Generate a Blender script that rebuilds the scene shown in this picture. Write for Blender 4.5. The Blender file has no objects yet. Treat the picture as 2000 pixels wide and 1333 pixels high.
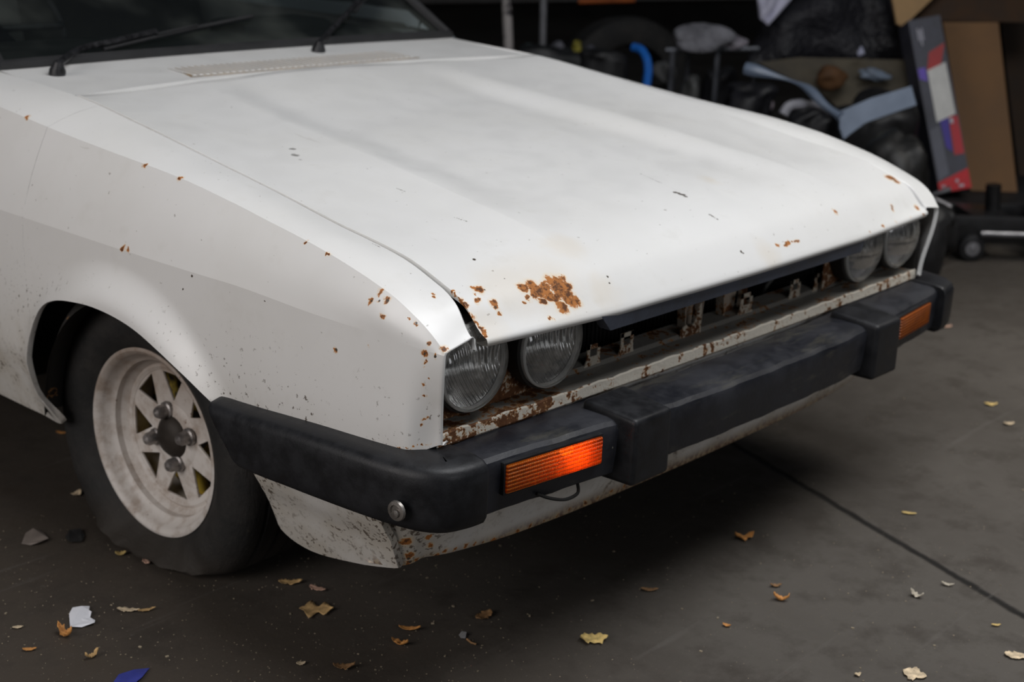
import bpy, bmesh, math, random
import numpy as np
from mathutils import Vector, Matrix
from mathutils.bvhtree import BVHTree
random.seed(7)
S=bpy.context.scene; COL=S.collection
# ---------------------------------------------------------------- camera (solved from the photograph)
CP=np.array([-2.15530766,-1.40495134,1.2538958]); YAW,PIT,ROL,F=.8411229,.3100081,.0391876,2805.09
_f=np.array([math.sin(YAW)*math.cos(PIT),math.cos(YAW)*math.cos(PIT),-math.sin(PIT)])
_r=np.array([math.cos(YAW),-math.sin(YAW),0]); _u=np.cross(_r,_f)
R2=_r*math.cos(ROL)+_u*math.sin(ROL); U2=-_r*math.sin(ROL)+_u*math.cos(ROL)
def ray(px,py): return _f+R2*(px-1000)/F-U2*(py-666.5)/F
def at(px,py,ax,v):
    d=ray(px,py); i='XYZ'.index(ax); return Vector(CP+d*((v-CP[i])/d[i]))
def atd(px,py,depth): return Vector(CP+ray(px,py)*depth)
def floor_at(px,py,z=0): return at(px,py,'Z',z)
cd=bpy.data.cameras.new('camera'); cam=bpy.data.objects.new('camera',cd); COL.objects.link(cam); S.camera=cam
cd.sensor_width=36; cd.lens=F/2000*36; cd.clip_start=.05; cd.clip_end=60
cam.matrix_world=Matrix(((R2[0],U2[0],-_f[0],CP[0]),(R2[1],U2[1],-_f[1],CP[1]),(R2[2],U2[2],-_f[2],CP[2]),(0,0,0,1)))
cd.dof.use_dof=True; cd.dof.focus_distance=2.12; cd.dof.aperture_fstop=4.2
# ---------------------------------------------------------------- mesh helpers
def link(name,me,mat,parent=None,smooth=True,ang=35):
    o=bpy.data.objects.new(name,me); COL.objects.link(o)
    if mat:
        for m in (mat if isinstance(mat,(list,tuple)) else [mat]): me.materials.append(m)
    if parent: o.parent=parent
    if smooth:
        me.polygons.foreach_set('use_smooth',[True]*len(me.polygons)); me.set_sharp_from_angle(angle=math.radians(ang))
    me.update(); return o
def mesh(name,V,Fc,mat,parent=None,smooth=True,ang=35,recalc=False):
    me=bpy.data.meshes.new(name); me.from_pydata([tuple(v) for v in V],[],Fc)
    if recalc:
        b=bmesh.new(); b.from_mesh(me); bmesh.ops.recalc_face_normals(b,faces=b.faces); b.to_mesh(me); b.free()
    return link(name,me,mat,parent,smooth,ang)
def gridf(nr,nc,closed=False,off=0):
    Fc=[]
    for i in range(nr-1):
        for j in range(nc-1 if not closed else nc):
            k=(j+1)%nc; Fc.append((off+i*nc+j,off+i*nc+k,off+(i+1)*nc+k,off+(i+1)*nc+j))
    return Fc
def grid(name,P,mat,parent=None,closed=False,flip=False,ang=35,recalc=False,caps=False):
    nr,nc=len(P),len(P[0]); V=[p for r in P for p in r]; Fc=gridf(nr,nc,closed)
    if caps: Fc+= [tuple(range(nc)),tuple(range((nr-1)*nc,nr*nc))[::-1]]
    if flip: Fc=[f[::-1] for f in Fc]
    return mesh(name,V,Fc,mat,parent,ang=ang,recalc=recalc or caps)
def sharp_cols(o,nc,cols):
    me=o.data; me.polygons.foreach_set('use_smooth',[True]*len(me.polygons)); at_=me.attributes.get('sharp_edge') or me.attributes.new('sharp_edge','BOOLEAN','EDGE')
    val=[(e.vertices[0]%nc)==(e.vertices[1]%nc) and (e.vertices[0]%nc) in cols for e in me.edges]; at_.data.foreach_set('value',val); me.update()
class MB:
    """collects shapes into ONE mesh"""
    def __init__(s): s.b=bmesh.new()
    def box(s,c,size,rot=None,bevel=0,seg=2,taper=None):
        M=Matrix.Translation(c)
        if rot is not None: M=M@(rot if isinstance(rot,Matrix) else Matrix.Rotation(rot,4,'Z'))
        r=bmesh.ops.create_cube(s.b,size=1); vs=r['verts']
        for v in vs:
            v.co=Vector((v.co.x*size[0],v.co.y*size[1],v.co.z*size[2]))
            if taper and v.co.z>0: v.co.x*=taper; v.co.y*=taper
            v.co=M@v.co
        if bevel:
            es=list({e for v in vs for e in v.link_edges}); bmesh.ops.bevel(s.b,geom=es,offset=bevel,segments=seg,affect='EDGES',profile=.6)
        return s
    def lathe(s,prof,c,axis,n=48,close=False):
        ax=Vector(axis).normalized(); e1=ax.orthogonal().normalized(); e2=ax.cross(e1); rings=[]
        for (r,h) in prof:
            rings.append([s.b.verts.new(Vector(c)+ax*h+(e1*math.cos(2*math.pi*i/n)+e2*math.sin(2*math.pi*i/n))*max(r,1e-5)) for i in range(n)])
        for a,b in zip(rings,rings[1:]):
            for i in range(n): s.b.faces.new((a[i],a[(i+1)%n],b[(i+1)%n],b[i]))
        if close:
            s.b.faces.new(rings[0][::-1]); s.b.faces.new(rings[-1])
        return s
    def tube(s,pts,r,n=8):
        pts=[Vector(p) for p in pts]; rings=[]; e1=None
        for i,p in enumerate(pts):
            t=(pts[min(i+1,len(pts)-1)]-pts[max(i-1,0)]).normalized()
            e1=t.orthogonal().normalized() if e1 is None else (e1-t*e1.dot(t)).normalized()
            e2=t.cross(e1); rr=r[i] if isinstance(r,(list,tuple)) else r
            rings.append([s.b.verts.new(p+(e1*math.cos(2*math.pi*k/n)+e2*math.sin(2*math.pi*k/n))*rr) for k in range(n)])
        for a,b in zip(rings,rings[1:]):
            for i in range(n): s.b.faces.new((a[i],a[(i+1)%n],b[(i+1)%n],b[i]))
        s.b.faces.new(rings[0][::-1]); s.b.faces.new(rings[-1]); return s
    def prism(s,poly,d):
        """poly: 3D outline, extruded by vector d"""
        a=[s.b.verts.new(Vector(p)) for p in poly]; b=[s.b.verts.new(Vector(p)+Vector(d)) for p in poly]; n=len(a)
        s.b.faces.new(a[::-1]); s.b.faces.new(b)
        for i in range(n): s.b.faces.new((a[i],a[(i+1)%n],b[(i+1)%n],b[i]))
        return s
    def build(s,name,mat,parent=None,smooth=True,ang=35,move=None):
        bmesh.ops.recalc_face_normals(s.b,faces=s.b.faces)
        me=bpy.data.meshes.new(name)
        if move is not None: bmesh.ops.translate(s.b,verts=s.b.verts,vec=-Vector(move))
        s.b.to_mesh(me); s.b.free(); o=link(name,me,mat,parent,smooth,ang)
        if move is not None: o.location=move
        return o
def tag(o,label=None,cat=None,group=None,kind=None):
    for k,v in (('label',label),('category',cat),('group',group),('kind',kind)):
        if v: o[k]=v
    return o
def empty(name,loc=(0,0,0),rz=0):
    o=bpy.data.objects.new(name,None); COL.objects.link(o); o.location=loc; o.rotation_euler=(0,0,rz); o.empty_display_size=.1; return o
def itp(xs,ys):
    """smooth (monotone cubic) interpolation"""
    xs=np.array(xs,float); ys=np.array(ys,float); h=np.diff(xs); d=np.diff(ys)/h; m=np.zeros(len(xs)); m[0]=d[0]; m[-1]=d[-1]
    for i in range(1,len(xs)-1):
        m[i]=0 if d[i-1]*d[i]<=0 else 2*d[i-1]*d[i]/(d[i-1]+d[i])
    def g(x):
        x=min(max(x,xs[0]),xs[-1]); i=min(int(np.searchsorted(xs,x,side='right'))-1,len(xs)-2); t=(x-xs[i])/h[i]
        return float((2*t**3-3*t*t+1)*ys[i]+(t**3-2*t*t+t)*h[i]*m[i]+(3*t*t-2*t**3)*ys[i+1]+(t**3-t*t)*h[i]*m[i+1])
    return g
def ss(t): t=min(max(t,0),1); return t*t*(3-2*t)
def cat(pts,n=8):
    pts=[Vector(p) for p in pts]; out=[]
    for i in range(len(pts)-1):
        a,b,c,d=pts[max(i-1,0)],pts[i],pts[i+1],pts[min(i+2,len(pts)-1)]
        for k in range(n):
            t=k/n; out.append(.5*((2*b)+(c-a)*t+(2*a-5*b+4*c-d)*t*t+(3*b-a-3*c+d)*t**3))
    out.append(pts[-1]); return out
# ---------------------------------------------------------------- material helpers
class NT:
    def __init__(s,name):
        s.m=bpy.data.materials.new(name); s.m.use_nodes=True; s.t=s.m.node_tree; s.t.nodes.clear()
        s.out=s.n('ShaderNodeOutputMaterial'); s.tc=s.n('ShaderNodeTexCoord')
    def n(s,ty,**k):
        o=s.t.nodes.new(ty)
        for a,b in k.items(): setattr(o,a,b)
        return o
    def l(s,a,b): s.t.links.new(a,b)
    def put(s,sock,v):
        if v is None: return
        if isinstance(v,(int,float)):
            sock.default_value=v
        elif isinstance(v,(tuple,list)):
            sock.default_value=tuple(v)+((1,) if len(v)==3 and sock.type=='RGBA' else ())
        else: s.l(v,sock)
    def math(s,op,a,b=None,c=None,clamp=False):
        o=s.n('ShaderNodeMath',operation=op,use_clamp=clamp)
        for i,v in enumerate((a,b,c)): s.put(o.inputs[i],v)
        return o.outputs[0]
    def noise(s,scale,detail=4,rough=.6,vec=None,dist=0,col=False):
        o=s.n('ShaderNodeTexNoise'); o.inputs['Scale'].default_value=scale; o.inputs['Detail'].default_value=detail
        o.inputs['Roughness'].default_value=rough; o.inputs['Distortion'].default_value=dist
        s.l(vec if vec is not None else s.tc.outputs['Object'],o.inputs['Vector']); return o.outputs['Color' if col else 'Fac']
    def ramp(s,v,a,b,lo=0,hi=1):
        o=s.n('ShaderNodeMapRange',interpolation_type='SMOOTHSTEP'); s.put(o.inputs[0],v)
        for i,x in enumerate((a,b,lo,hi)): o.inputs[i+1].default_value=x
        return o.outputs[0]
    def mix(s,f,a,b,blend='MIX'):
        o=s.n('ShaderNodeMix',data_type='RGBA',blend_type=blend); s.put(o.inputs[0],f); s.put(o.inputs[6],a); s.put(o.inputs[7],b); return o.outputs[2]
    def xyz(s,vec=None):
        o=s.n('ShaderNodeSeparateXYZ'); s.l(vec if vec is not None else s.tc.outputs['Object'],o.inputs[0]); return o.outputs
    def scaled(s,v,rot=(0,0,0)):
        o=s.n('ShaderNodeMapping'); o.inputs['Scale'].default_value=v; o.inputs['Rotation'].default_value=rot; s.l(s.tc.outputs['Object'],o.inputs[0]); return o.outputs[0]
    def bump(s,h,strength=.3,dist=.01):
        o=s.n('ShaderNodeBump'); o.inputs['Strength'].default_value=strength; o.inputs['Distance'].default_value=dist; s.l(h,o.inputs['Height']); return o.outputs[0]
    def bsdf(s,col,rough=.5,metal=0,normal=None,coat=0,spec=.5,**k):
        o=s.n('ShaderNodeBsdfPrincipled'); s.put(o.inputs['Base Color'],col); s.put(o.inputs['Roughness'],rough); s.put(o.inputs['Metallic'],metal)
        s.put(o.inputs['Coat Weight'],coat); s.put(o.inputs['Specular IOR Level'],spec)
        if normal is not None: s.l(normal,o.inputs['Normal'])
        for a,v in k.items(): s.put(o.inputs[a.replace('_',' ')],v)
        return o.outputs[0]
    def done(s,sh): s.l(sh,s.out.inputs[0]); return s.m
    def spots(s,L,warp=.0,wscale=60):
        """largest 1-dist/r over a list of ((x,y,z),r)"""
        vec=s.tc.outputs['Object']
        if warp:
            c=s.noise(wscale,3,.65,col=True); v=s.n('ShaderNodeVectorMath',operation='MULTIPLY_ADD'); s.l(c,v.inputs[0])
            v.inputs[1].default_value=(warp*2,)*3; v2=s.n('ShaderNodeVectorMath',operation='SUBTRACT'); s.l(vec,v2.inputs[0]); v2.inputs[1].default_value=(warp,)*3
            s.l(v2.outputs[0],v.inputs[2]); vec=v.outputs[0]
        acc=None
        for p,r in L:
            d=s.n('ShaderNodeVectorMath',operation='DISTANCE'); s.l(vec,d.inputs[0]); d.inputs[1].default_value=tuple(p)
            m=s.math('MULTIPLY_ADD',d.outputs['Value'],-1/r,1.0)
            acc=m if acc is None else s.math('MAXIMUM',acc,m)
        return acc
def simple(name,col,rough=.6,metal=0,var=.25,scale=12,bump=.15,spec=.5,bd=.004):
    t=NT(name); n=t.noise(scale,5,.6); n2=t.noise(scale*9,3,.6)
    c=t.mix(t.ramp(n,.3,.7),tuple(x*(1-var) for x in col),tuple(min(1,x*(1+var)) for x in col))
    r=t.ramp(n,.3,.7,max(0,rough-.08),min(1,rough+.08))
    return t.done(t.bsdf(c,r,metal,t.bump(n2,bump,bd),spec=spec))
RUST_D=(.10,.034,.008); RUST_O=(.42,.135,.014)
def paint(name,rust=(),chips=(),streak=(),low=False,dirt=.25,yel=(),grime=()):
    """aged white paint; rust / chips / yel are lists of (point, radius)"""
    t=NT(name); n1=t.noise(2.2,5,.62); n2=t.noise(14,5,.6); n3=t.noise(120,3,.6)
    c=t.mix(t.ramp(n1,.35,.7,0,dirt),(.80,.795,.78),(.66,.645,.60)); c=t.mix(t.ramp(n2,.55,.8,0,.22),c,(.56,.54,.49))
    # fine dark specks and scratches
    sp=t.noise(95,2,.5); c=t.mix(t.ramp(sp,.73,.77,0,.5),c,(.16,.13,.10))
    sc=t.noise(30,4,.7,t.scaled((1,.12,1),(0,0,.3))); c=t.mix(t.ramp(sc,.70,.76,0,.35),c,(.45,.42,.38))
    if low:
        z=t.xyz()[2]; lowm=t.ramp(z,.52,.30); pn=t.noise(105,3,.65); big=t.noise(7,3,.6)
        th=t.math('MULTIPLY_ADD',lowm,.085,t.math('MULTIPLY',big,.12)); v=t.math('ADD',pn,th)
        c=t.mix(t.math('MULTIPLY',lowm,t.ramp(big,.3,.65,.25,.75)),c,(.44,.39,.31))
        c=t.mix(t.math('MULTIPLY',t.ramp(v,.70,.745,0,.9),t.math('MULTIPLY',t.ramp(big,.42,.58,.15,1),t.ramp(z,.60,.46))),c,(.09,.065,.045))
        c=t.mix(t.ramp(z,.235,.20,0,1) if low==2 else 0.0,c,t.mix(t.ramp(pn,.4,.6),RUST_D,(.4,.3,.18)))
    rough=.36; rr=t.ramp(n2,.3,.7,.30,.44)
    if yel:
        m=t.spots(yel,.03,14); c=t.mix(t.ramp(m,-.6,.8,0,.20),c,(.70,.55,.34))
    if grime:
        m=t.spots(grime,.012,40); c=t.mix(t.ramp(t.math('ADD',m,t.math('MULTIPLY_ADD',n3,1.2,-.6)),.1,.5,0,.75),c,(.10,.09,.08))
    if rust:
        m=t.spots(rust,.011,55); nn=t.noise(170,4,.7); mm=t.math('ADD',m,t.math('MULTIPLY_ADD',nn,1.3,-.60))
        c=t.mix(t.ramp(m,-.7,.5,0,.62),c,(.76,.50,.20))
        c=t.mix(t.ramp(mm,.0,.22,0,.95),c,RUST_O); c=t.mix(t.math('MULTIPLY',t.ramp(mm,.15,.5),t.ramp(t.noise(75,4,.7),.40,.56)),c,RUST_D); rr=t.mix(t.ramp(mm,.0,.25),rr,(.85,.85,.85))
    if chips:
        m=t.spots(chips,.003,120); c=t.mix(t.ramp(m,.1,.35),c,(.06,.045,.03))
    return t.done(t.bsdf(c,rr,0,t.bump(n3,.05,.001),coat=.25,Coat_Roughness=.25))
def rusty(name,base=(.42,.38,.32),amt=.5,scale=14,dark=RUST_D,near=0):
    """painted steel mostly eaten by rust"""
    t=NT(name); a=t.noise(scale,6,.7); b=t.noise(scale*4,5,.7)
    c=t.mix(t.ramp(b,.35,.65),dark,(.17,.07,.025)); c=t.mix(t.ramp(b,.60,.74),c,RUST_O)
    m=t.math('MULTIPLY_ADD',b,.35,a)
    if near: m=t.math('MULTIPLY_ADD',t.ramp(t.xyz()[0],-.38,-.60),-near,m)
    e=.675-.5*(amt-.5)
    edge=t.ramp(m,e-.035,e); c=t.mix(edge,c,(.40,.19,.06)); c=t.mix(t.ramp(m,e,e+.02),c,base)
    return t.done(t.bsdf(c,.75,0,t.bump(t.math('ADD',a,b),.5,.004)))

M={}
M['black_plastic']=simple('black_plastic',(.012,.0125,.0145),.45,var=.3,scale=30,bump=.25,bd=.001,spec=.35)
def bumper_mat():
    t=NT('weathered_black_steel'); a=t.noise(9,6,.65); b=t.noise(60,5,.7); st=t.noise(26,5,.7,t.scaled((.25,1,1)))
    c=t.mix(t.ramp(a,.35,.7),(.007,.008,.012),(.021,.022,.028)); c=t.mix(t.ramp(st,.54,.72,0,.6),c,(.06,.057,.045))
    c=t.mix(t.ramp(b,.73,.78,0,.8),c,(.35,.33,.30))
    return t.done(t.bsdf(c,t.ramp(a,.3,.7,.35,.6),0,t.bump(b,.35,.002)))
M['bumper_steel']=bumper_mat()
M['void']=simple('engine_bay_black',(.010,.009,.008),.9,var=.3)
M['pillar']=simple('pillar_grey',(.07,.08,.085),.4)
M['seal']=simple('rubber_seal',(.014,.014,.015),.6)
M['wiper']=simple('wiper_black',(.02,.02,.022),.4,metal=.3,var=.6,scale=60)
M['trim_strip']=simple('blue_black_trim',(.060,.070,.095),.45,var=.25,scale=20)
M['rust_panel']=rusty('rusted_front_panel',(.46,.41,.33),.44,30,near=.06)
M['rust_tray']=rusty('grille_tray',(.25,.235,.205),.72,16,near=.16)
M['rust_lip']=rusty('lip_paint',(.66,.61,.52),.66,22,near=.12)
M['rust_tab']=rusty('tab_paint',(.60,.54,.44),.60,40)
M['rust_liner']=rusty('arch_liner',(.02,.018,.016),.85,6,(.02,.01,.006))
# ================================================================= THE CAR
car=empty('car',(0,0,0))
tag(car,'rusty white old coupe with flat front tyre, black bumper and missing grille','car')
Dx=lambda Y: .69-.03*(Y+.05)/1.15
Dz=itp([-.06,-.03,.011,.067,.137,.308,.427,.613,.85,1.08,1.4,2],[.606,.619,.659,.682,.703,.727,.746,.772,.804,.830,.843,.86])
AY=[-.03,-.01,.02,.074,.15,.21,.29,.345,.43,.588,.817,.985,1.167,1.6,2.6]
Azn=itp(AY,[.606,.626,.648,.675,.696,.709,.723,.731,.744,.763,.778,.79,.806,.828,.86])
Azf=itp(AY,[.610,.634,.654,.674,.698,.712,.728,.736,.746,.757,.773,.786,.800,.828,.86])
Ax=itp([-.03,.03,.1,1.2,2.6],[.762,.771,.776,.777,.78])
Bx=itp([-.03,.03,.1,.2,.35,.55,.8,1.2,2.6],[.765,.784,.797,.810,.822,.832,.837,.84,.842])
Bz=itp([-.03,.03,.1,.2,.4,1.1,2.6],[.602,.609,.615,.620,.630,.630,.650])
ctl=[(1.60,1.60,.215),(1.2,1.2,.215),(1.06,1.05,.217),(1.0,.967,.222),(.995,.984,.29),(.99,.984,.36),(.965,.965,.414),(.92,.925,.472),(.855,.857,.505),(.77,.77,.521),
     (.69,.69,.523),(.61,.61,.513),(.54,.54,.491),(.47,.485,.466),(.42,.442,.440),(.38,.40,.408),(.35,.365,.36),(.33,.345,.31),(.315,.343,.25),(.30,.352,.195),
     (.26,.29,.172),(.18,.18,.188),(.11,.11,.205),(.085,.085,.213),(.080,.078,.27),(.075,.072,.33),(.068,.064,.39),(.06,.055,.43),(.04,.035,.438),(0,0,.444),(-.03,-.03,.456)]
def side_x(Y,z):
    b=Bx(Y)+.006*math.sin(math.pi*min(max((Bz(Y)-z)/.28,0),1))
    if z<.355:
        k=.355-z; b-= .30*k if Y>.9 else .40*k*ss(k/.10)
    r=math.hypot(Y-.69,(z-.245)); 
    if z>.2 and Y>.3: b+=.027*ss(1-(r-.285)/.075)*ss((z-.2)/.1)
    return b
def make_fender(sg,Az):
    rows=[]; C=[Vector(c) for c in ctl]; C=cat(C[:24],5)+cat(C[24:],5)
    for c in C:
        Yb,Yl,zl=c; dx=Dx(Yb)+.0008+.0022*ss((.5-Yb)/.5)+.012*ss((.06-Yb)/.09)**1.5; dz=Dz(Yb)-.001; a=Vector((Ax(Yb),Yb,Az(Yb))); row=[]
        row.append(Vector((dx-.001,Yb,dz-.02))); row.append(Vector((dx,Yb,dz-.003)))
        d=Vector((dx+.003,Yb,dz))
        for k in range(7):
            t=k/7; p=d.lerp(a,t); p.z+=.004*math.sin(math.pi*t)*ss((Yb+.03)/.12); row.append(p)
        row.append(a)
        b=Vector((Bx(Yb),Yb,Bz(Yb)))
        for k in range(1,7):
            t=k/6; p=a.lerp(b,t); p.x+=.005*math.sin(math.pi*t)*min(1,(Yb+.03)/.1); row.append(p)
        n=26
        for k in range(1,n+1):
            t=k/n; y=Yb+(Yl-Yb)*t; z=b.z+(zl-b.z)*t; row.append(Vector((side_x(y,z),y,z)))
        for p in row:
            k=ss((.60-p.z)/.14)*ss((.03-Yb)/.06)
            if k>0: p.x-=.019*k; p.y+=.015*k
        e=row[-1]; row.append(e+Vector((-.004,0,-.001))); row.append(e+Vector((-.012,0,.003)))
        rows.append([Vector((sg*p.x,p.y,p.z)) for p in row])
    # front return edge
    last=rows[-1]
    rows.append([Vector((p.x-sg*.004,p.y-.002,p.z-.001)) for p in last]); rows.append([Vector((p.x-sg*.008,p.y+.006,p.z-.002)) for p in last])
    return rows
fnR=make_fender(-1,Azn); ffR=make_fender(1,Azf)
fender_n=grid('front_fender',fnR,None,car,flip=True,ang=12)
fender_f=grid('front_fender',ffR,None,car,ang=12)
for o_ in (fender_n,fender_f): sharp_cols(o_,len(fnR[0]),(2,9,15,41))
# bonnet
dk=[0,.03,.06,.12,.18,.25,.35,.5,.66,.9,1.21]
hC=itp(dk,[.608,.641,.668,.693,.706,.715,.723,.737,.753,.776,.829]); hE=itp(dk,[.607,.641,.668,.694,.709,.721,.733,.752,.770,.793,.830])
Ex=lambda d: .425-.075*d/1.2-.035*ss(1-d/.12)
def lipY(x): return -.062+.020*(x/.69)**2
def rearY(x): return 1.15-.075*(x/.66)**2
def hood_pt(s,t):
    t=t**1.25; 
    # lateral coordinate: s in [-2,2]; |s|<=1 bulge, 1..2 outer panel
    x0=0; a=abs(s); sg=1 if s>=0 else -1
    for _ in range(3):
        y=lipY(x0)+(rearY(x0)-lipY(x0))*t; d=y-lipY(x0); xe=Ex(d); xd=Dx(y)-.0006-.0022*ss((.5-y)/.5)
        x0=a*xe if a<=1 else xe+(xd-xe)*(a-1)
    zc,ze=hC(d),hE(d); zd=Dz(lipY(.69)+d*1.0)
    if a<=1:
        w=ss((1-a)/.30); z=ze+(zc+.003*(1-(a/.7)**2 if a<.7 else 0)*ss(d/.3)-ze)*w
    else:
        q=a-1; z=ze+(zd-ze)*q-.004*math.sin(math.pi*q)*ss(d/.3)
        z-=.006*ss((q-.93)/.07)*0
    return Vector((sg*x0,y,z))
sl=[-2,-1.985,-1.9,-1.8,-1.65,-1.5,-1.35,-1.2,-1.08,-1.02,-1]+[-.97,-.93,-.88,-.83,-.78,-.73,-.68,-.62,-.5,-.35,-.18]
sl=sl+[0]+[-v for v in sl[::-1]]
nt=70; rows=[]
for i in range(nt+1):
    rows.append([hood_pt(s,i/nt) for s in sl])
front=rows[0]
def off(r,dy,dz): return [Vector((p.x*(1-.0),p.y+dy,p.z+dz)) for p in r]
rows=[off(front,.035,-.010),off(front,.012,-.014),off(front,.001,-.012),off(front,-.002,-.005)]+rows+[off(rows[-1],.004,-.004),off(rows[-1],.004,-.02)]
rows=[[Vector((v.x*.994 if i<3 else v.x,v.y,v.z)) for v in r] for i,r in enumerate(rows)]
rows=[[Vector((r[0].x+.001,r[0].y,r[0].z-.016*ss((i-5)/12)))]+r+[Vector((r[-1].x-.001,r[-1].y,r[-1].z-.016*ss((i-5)/12)))] for i,r in enumerate(rows)]
hood=grid('bonnet',rows,None,car,ang=60); je=sl.index(-1)+1; sharp_cols(hood,len(rows[0]),(1,je,len(rows[0])-1-je,len(rows[0])-2))
# cowl (scuttle) between bonnet and windscreen
rows=[]
for i in range(13):
    t=i/12; row=[]
    for j in range(41):
        x=-.66+1.32*j/40; x1=x*(.695/.66)*(1-t)*.955+x*t*1.005; y0=rearY(x)+.008; y1=1.43-.05*(x/.66)**2*.3; y=y0+(y1-y0)*t
        ze=.831-.003*(x/.66)**2; row.append(Vector((x*(1+.0*t),y,ze+.018*t**1.3)))
    rows.append(row)
rows=[off(rows[0],0,-.03)]+rows
cowl=grid('scuttle_panel',rows,None,car)
# fill between cowl side and fender top behind the bonnet is the fender itself; cowl ends tuck under it
# vent grille
vt=NT('vent_ochre'); vent_m=vt.done(vt.bsdf(vt.mix(vt.ramp(vt.noise(40,4),.3,.7),(.09,.05,.015),(.24,.15,.05)),.8))
g=MB(); zv=.8335
def vz(y): return .829+.018*max(0,(y-1.16)/.27)**1.3+.0015
pl=[(-.335,1.165),(.335,1.165),(.305,1.275),(-.305,1.275)]
g.prism([(x,y+(-.05*(x/.33)**2*.0),vz(y)) for x,y in pl],(0,0,.0022))
vent=g.build('vent_grille',vent_m,car)
g=MB()
for i in range(38):
    x=-.325+.65*i/37; g.box((x*.985,1.22,(vz(1.165)+vz(1.275))/2+.0030),(.0085,.094,.0014),rot=Matrix.Rotation(math.atan2(vz(1.275)-vz(1.165),.11),4,'X'))
M['vent_bar']=paint('vent_bar_paint')
g.box((0,1.170,vz(1.17)+.0022),(.66,.008,.0012)); g.box((0,1.270,vz(1.27)+.0022),(.62,.008,.0012))
vb=g.build('vent_slats',M['vent_bar'],vent)
# ---- windscreen, pillars, roof, rest of body (only partly in view)
def scr(u,v): # u -1..1, v 0..1
    w=.652-.075*v; y=1.40+.62*v-.05*(u*u)*(1-v)*.5-.06*u*u*v+.03; z=.848+.36*v-.0*u*u
    return Vector((u*w,y-.02,z))
gl=NT('windscreen_glass'); fr=gl.n('ShaderNodeFresnel'); fr.inputs[0].default_value=1.5
gg=gl.n('ShaderNodeBsdfGlossy'); gg.inputs['Color'].default_value=(.85,.9,.95,1); gg.inputs['Roughness'].default_value=.08
tr=gl.n('ShaderNodeBsdfTransparent'); tr.inputs['Color'].default_value=(.45,.5,.5,1)
df=gl.n('ShaderNodeBsdfDiffuse'); gl.put(df.inputs['Color'],gl.mix(gl.ramp(gl.noise(3.2,3,.5),.48,.68),(.015,.018,.018),(.17,.185,.165)))  # pale blotches in the colour stand in for reflections on the glass
m1=gl.n('ShaderNodeMixShader'); m1.inputs[0].default_value=.20; gl.l(tr.outputs[0],m1.inputs[1]); gl.l(df.outputs[0],m1.inputs[2])
m2=gl.n('ShaderNodeMixShader'); gl.l(fr.outputs[0],m2.inputs[0]); gl.l(m1.outputs[0],m2.inputs[1]); gl.l(gg.outputs[0],m2.inputs[2])
gb=gl.bump(gl.noise(3,3,.5),.15,.05); gl.l(gb,gg.inputs['Normal']); M['glass']=gl.done(m2.outputs[0])
ws=grid('windscreen',[[scr(-1+j/12,i/10) for j in range(25)] for i in range(11)],M['glass'],car)
g=MB(); pts=[scr(-1,1)]+[scr(-1,1-i/8) for i in range(1,9)]+[scr(-1+j/8,0) for j in range(1,17)]+[scr(1,i/8) for i in range(1,9)]
pts=[p+Vector((0,-.006,.004)) for p in pts]; g.tube(pts,.0135,8); g.build('seal',M['seal'],ws)
# ---------------------------------------------------------------- rear body (mostly out of frame)
white_plain=paint('body_paint')
def body_row(sg,Y): 
    return [Vector((sg*x,Y,z)) for x,z in ((.70,.86),(.745,Azn(Y)+.004),(Ax(Y),Azn(Y)),(Bx(Y),Bz(Y)),(Bx(Y)+.004,.5),(Bx(Y),.36),(.80,.215),(.76,.20))]
for sg in (-1,1):
    door=grid('door',[body_row(sg,1.606+1.1*i/12) for i in range(13)],white_plain,car,flip=sg<0,ang=12)
    g=MB(); g.box((sg*.862,2.5,.66),(.02,.15,.022),bevel=.006); g.build('door_handle',M['wiper'],door)
    q=grid('rear_quarter_panel',[[Vector((p.x*(1-.08*ss(i/10)),p.y,p.z)) for p in body_row(sg,2.712+1.25*i/12)] for i in range(13)],white_plain,car,flip=sg<0,ang=12)
    # side glass and pillars
    g=MB(); a=scr(sg,0); b=scr(sg,1)
    g.tube([a+Vector((sg*.03,.0,-.02)),b+Vector((sg*.03,.02,.02)),Vector((sg*.60,2.6,1.22)),Vector((sg*.66,3.6,.90))],[.012,.02,.03,.03],8); g.build('roof_pillar',M['pillar'],car)
    grid('side_window',[[Vector((sg*.745,1.55,.845)),Vector((sg*.745,2.6,.86)),Vector((sg*.72,3.4,.88))],[Vector((sg*.60,2.02,1.19)),Vector((sg*.60,2.6,1.2)),Vector((sg*.62,3.1,1.12))]],M['glass'],car)
grid('roof',[[Vector((-.6+1.2*j/12,2.0+1.0*i/8,1.215+.03*math.sin(math.pi*i/8)+.02*(1-((j-6)/6)**2)-.02*(i/8))) for j in range(13)] for i in range(9)],white_plain,car)
grid('rear_window',[[Vector((-.6+1.2*j/12,3.0+.62*i/6,1.2-.33*i/6)) for j in range(13)] for i in range(7)],M['glass'],car)
g=MB(); g.box((0,3.8,.62),(1.45,.34,.48),bevel=.05); g.box((0,3.98,.42),(1.6,.1,.12),bevel=.02); g.build('tail_panel',white_plain,car)
g=MB(); g.box((0,2.5,.20),(1.46,2.3,.04)); g.box((0,1.50,.60),(1.3,.03,.40)); g.build('floor_pan',M['void'],car)
g=MB(); g.box((0,1.66,.80),(1.3,.28,.10),bevel=.03); g.box((.32,1.72,.85),(.30,.16,.06),bevel=.02); g.build('dashboard',simple('dash_grey',(.045,.045,.04),.7),car)
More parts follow.
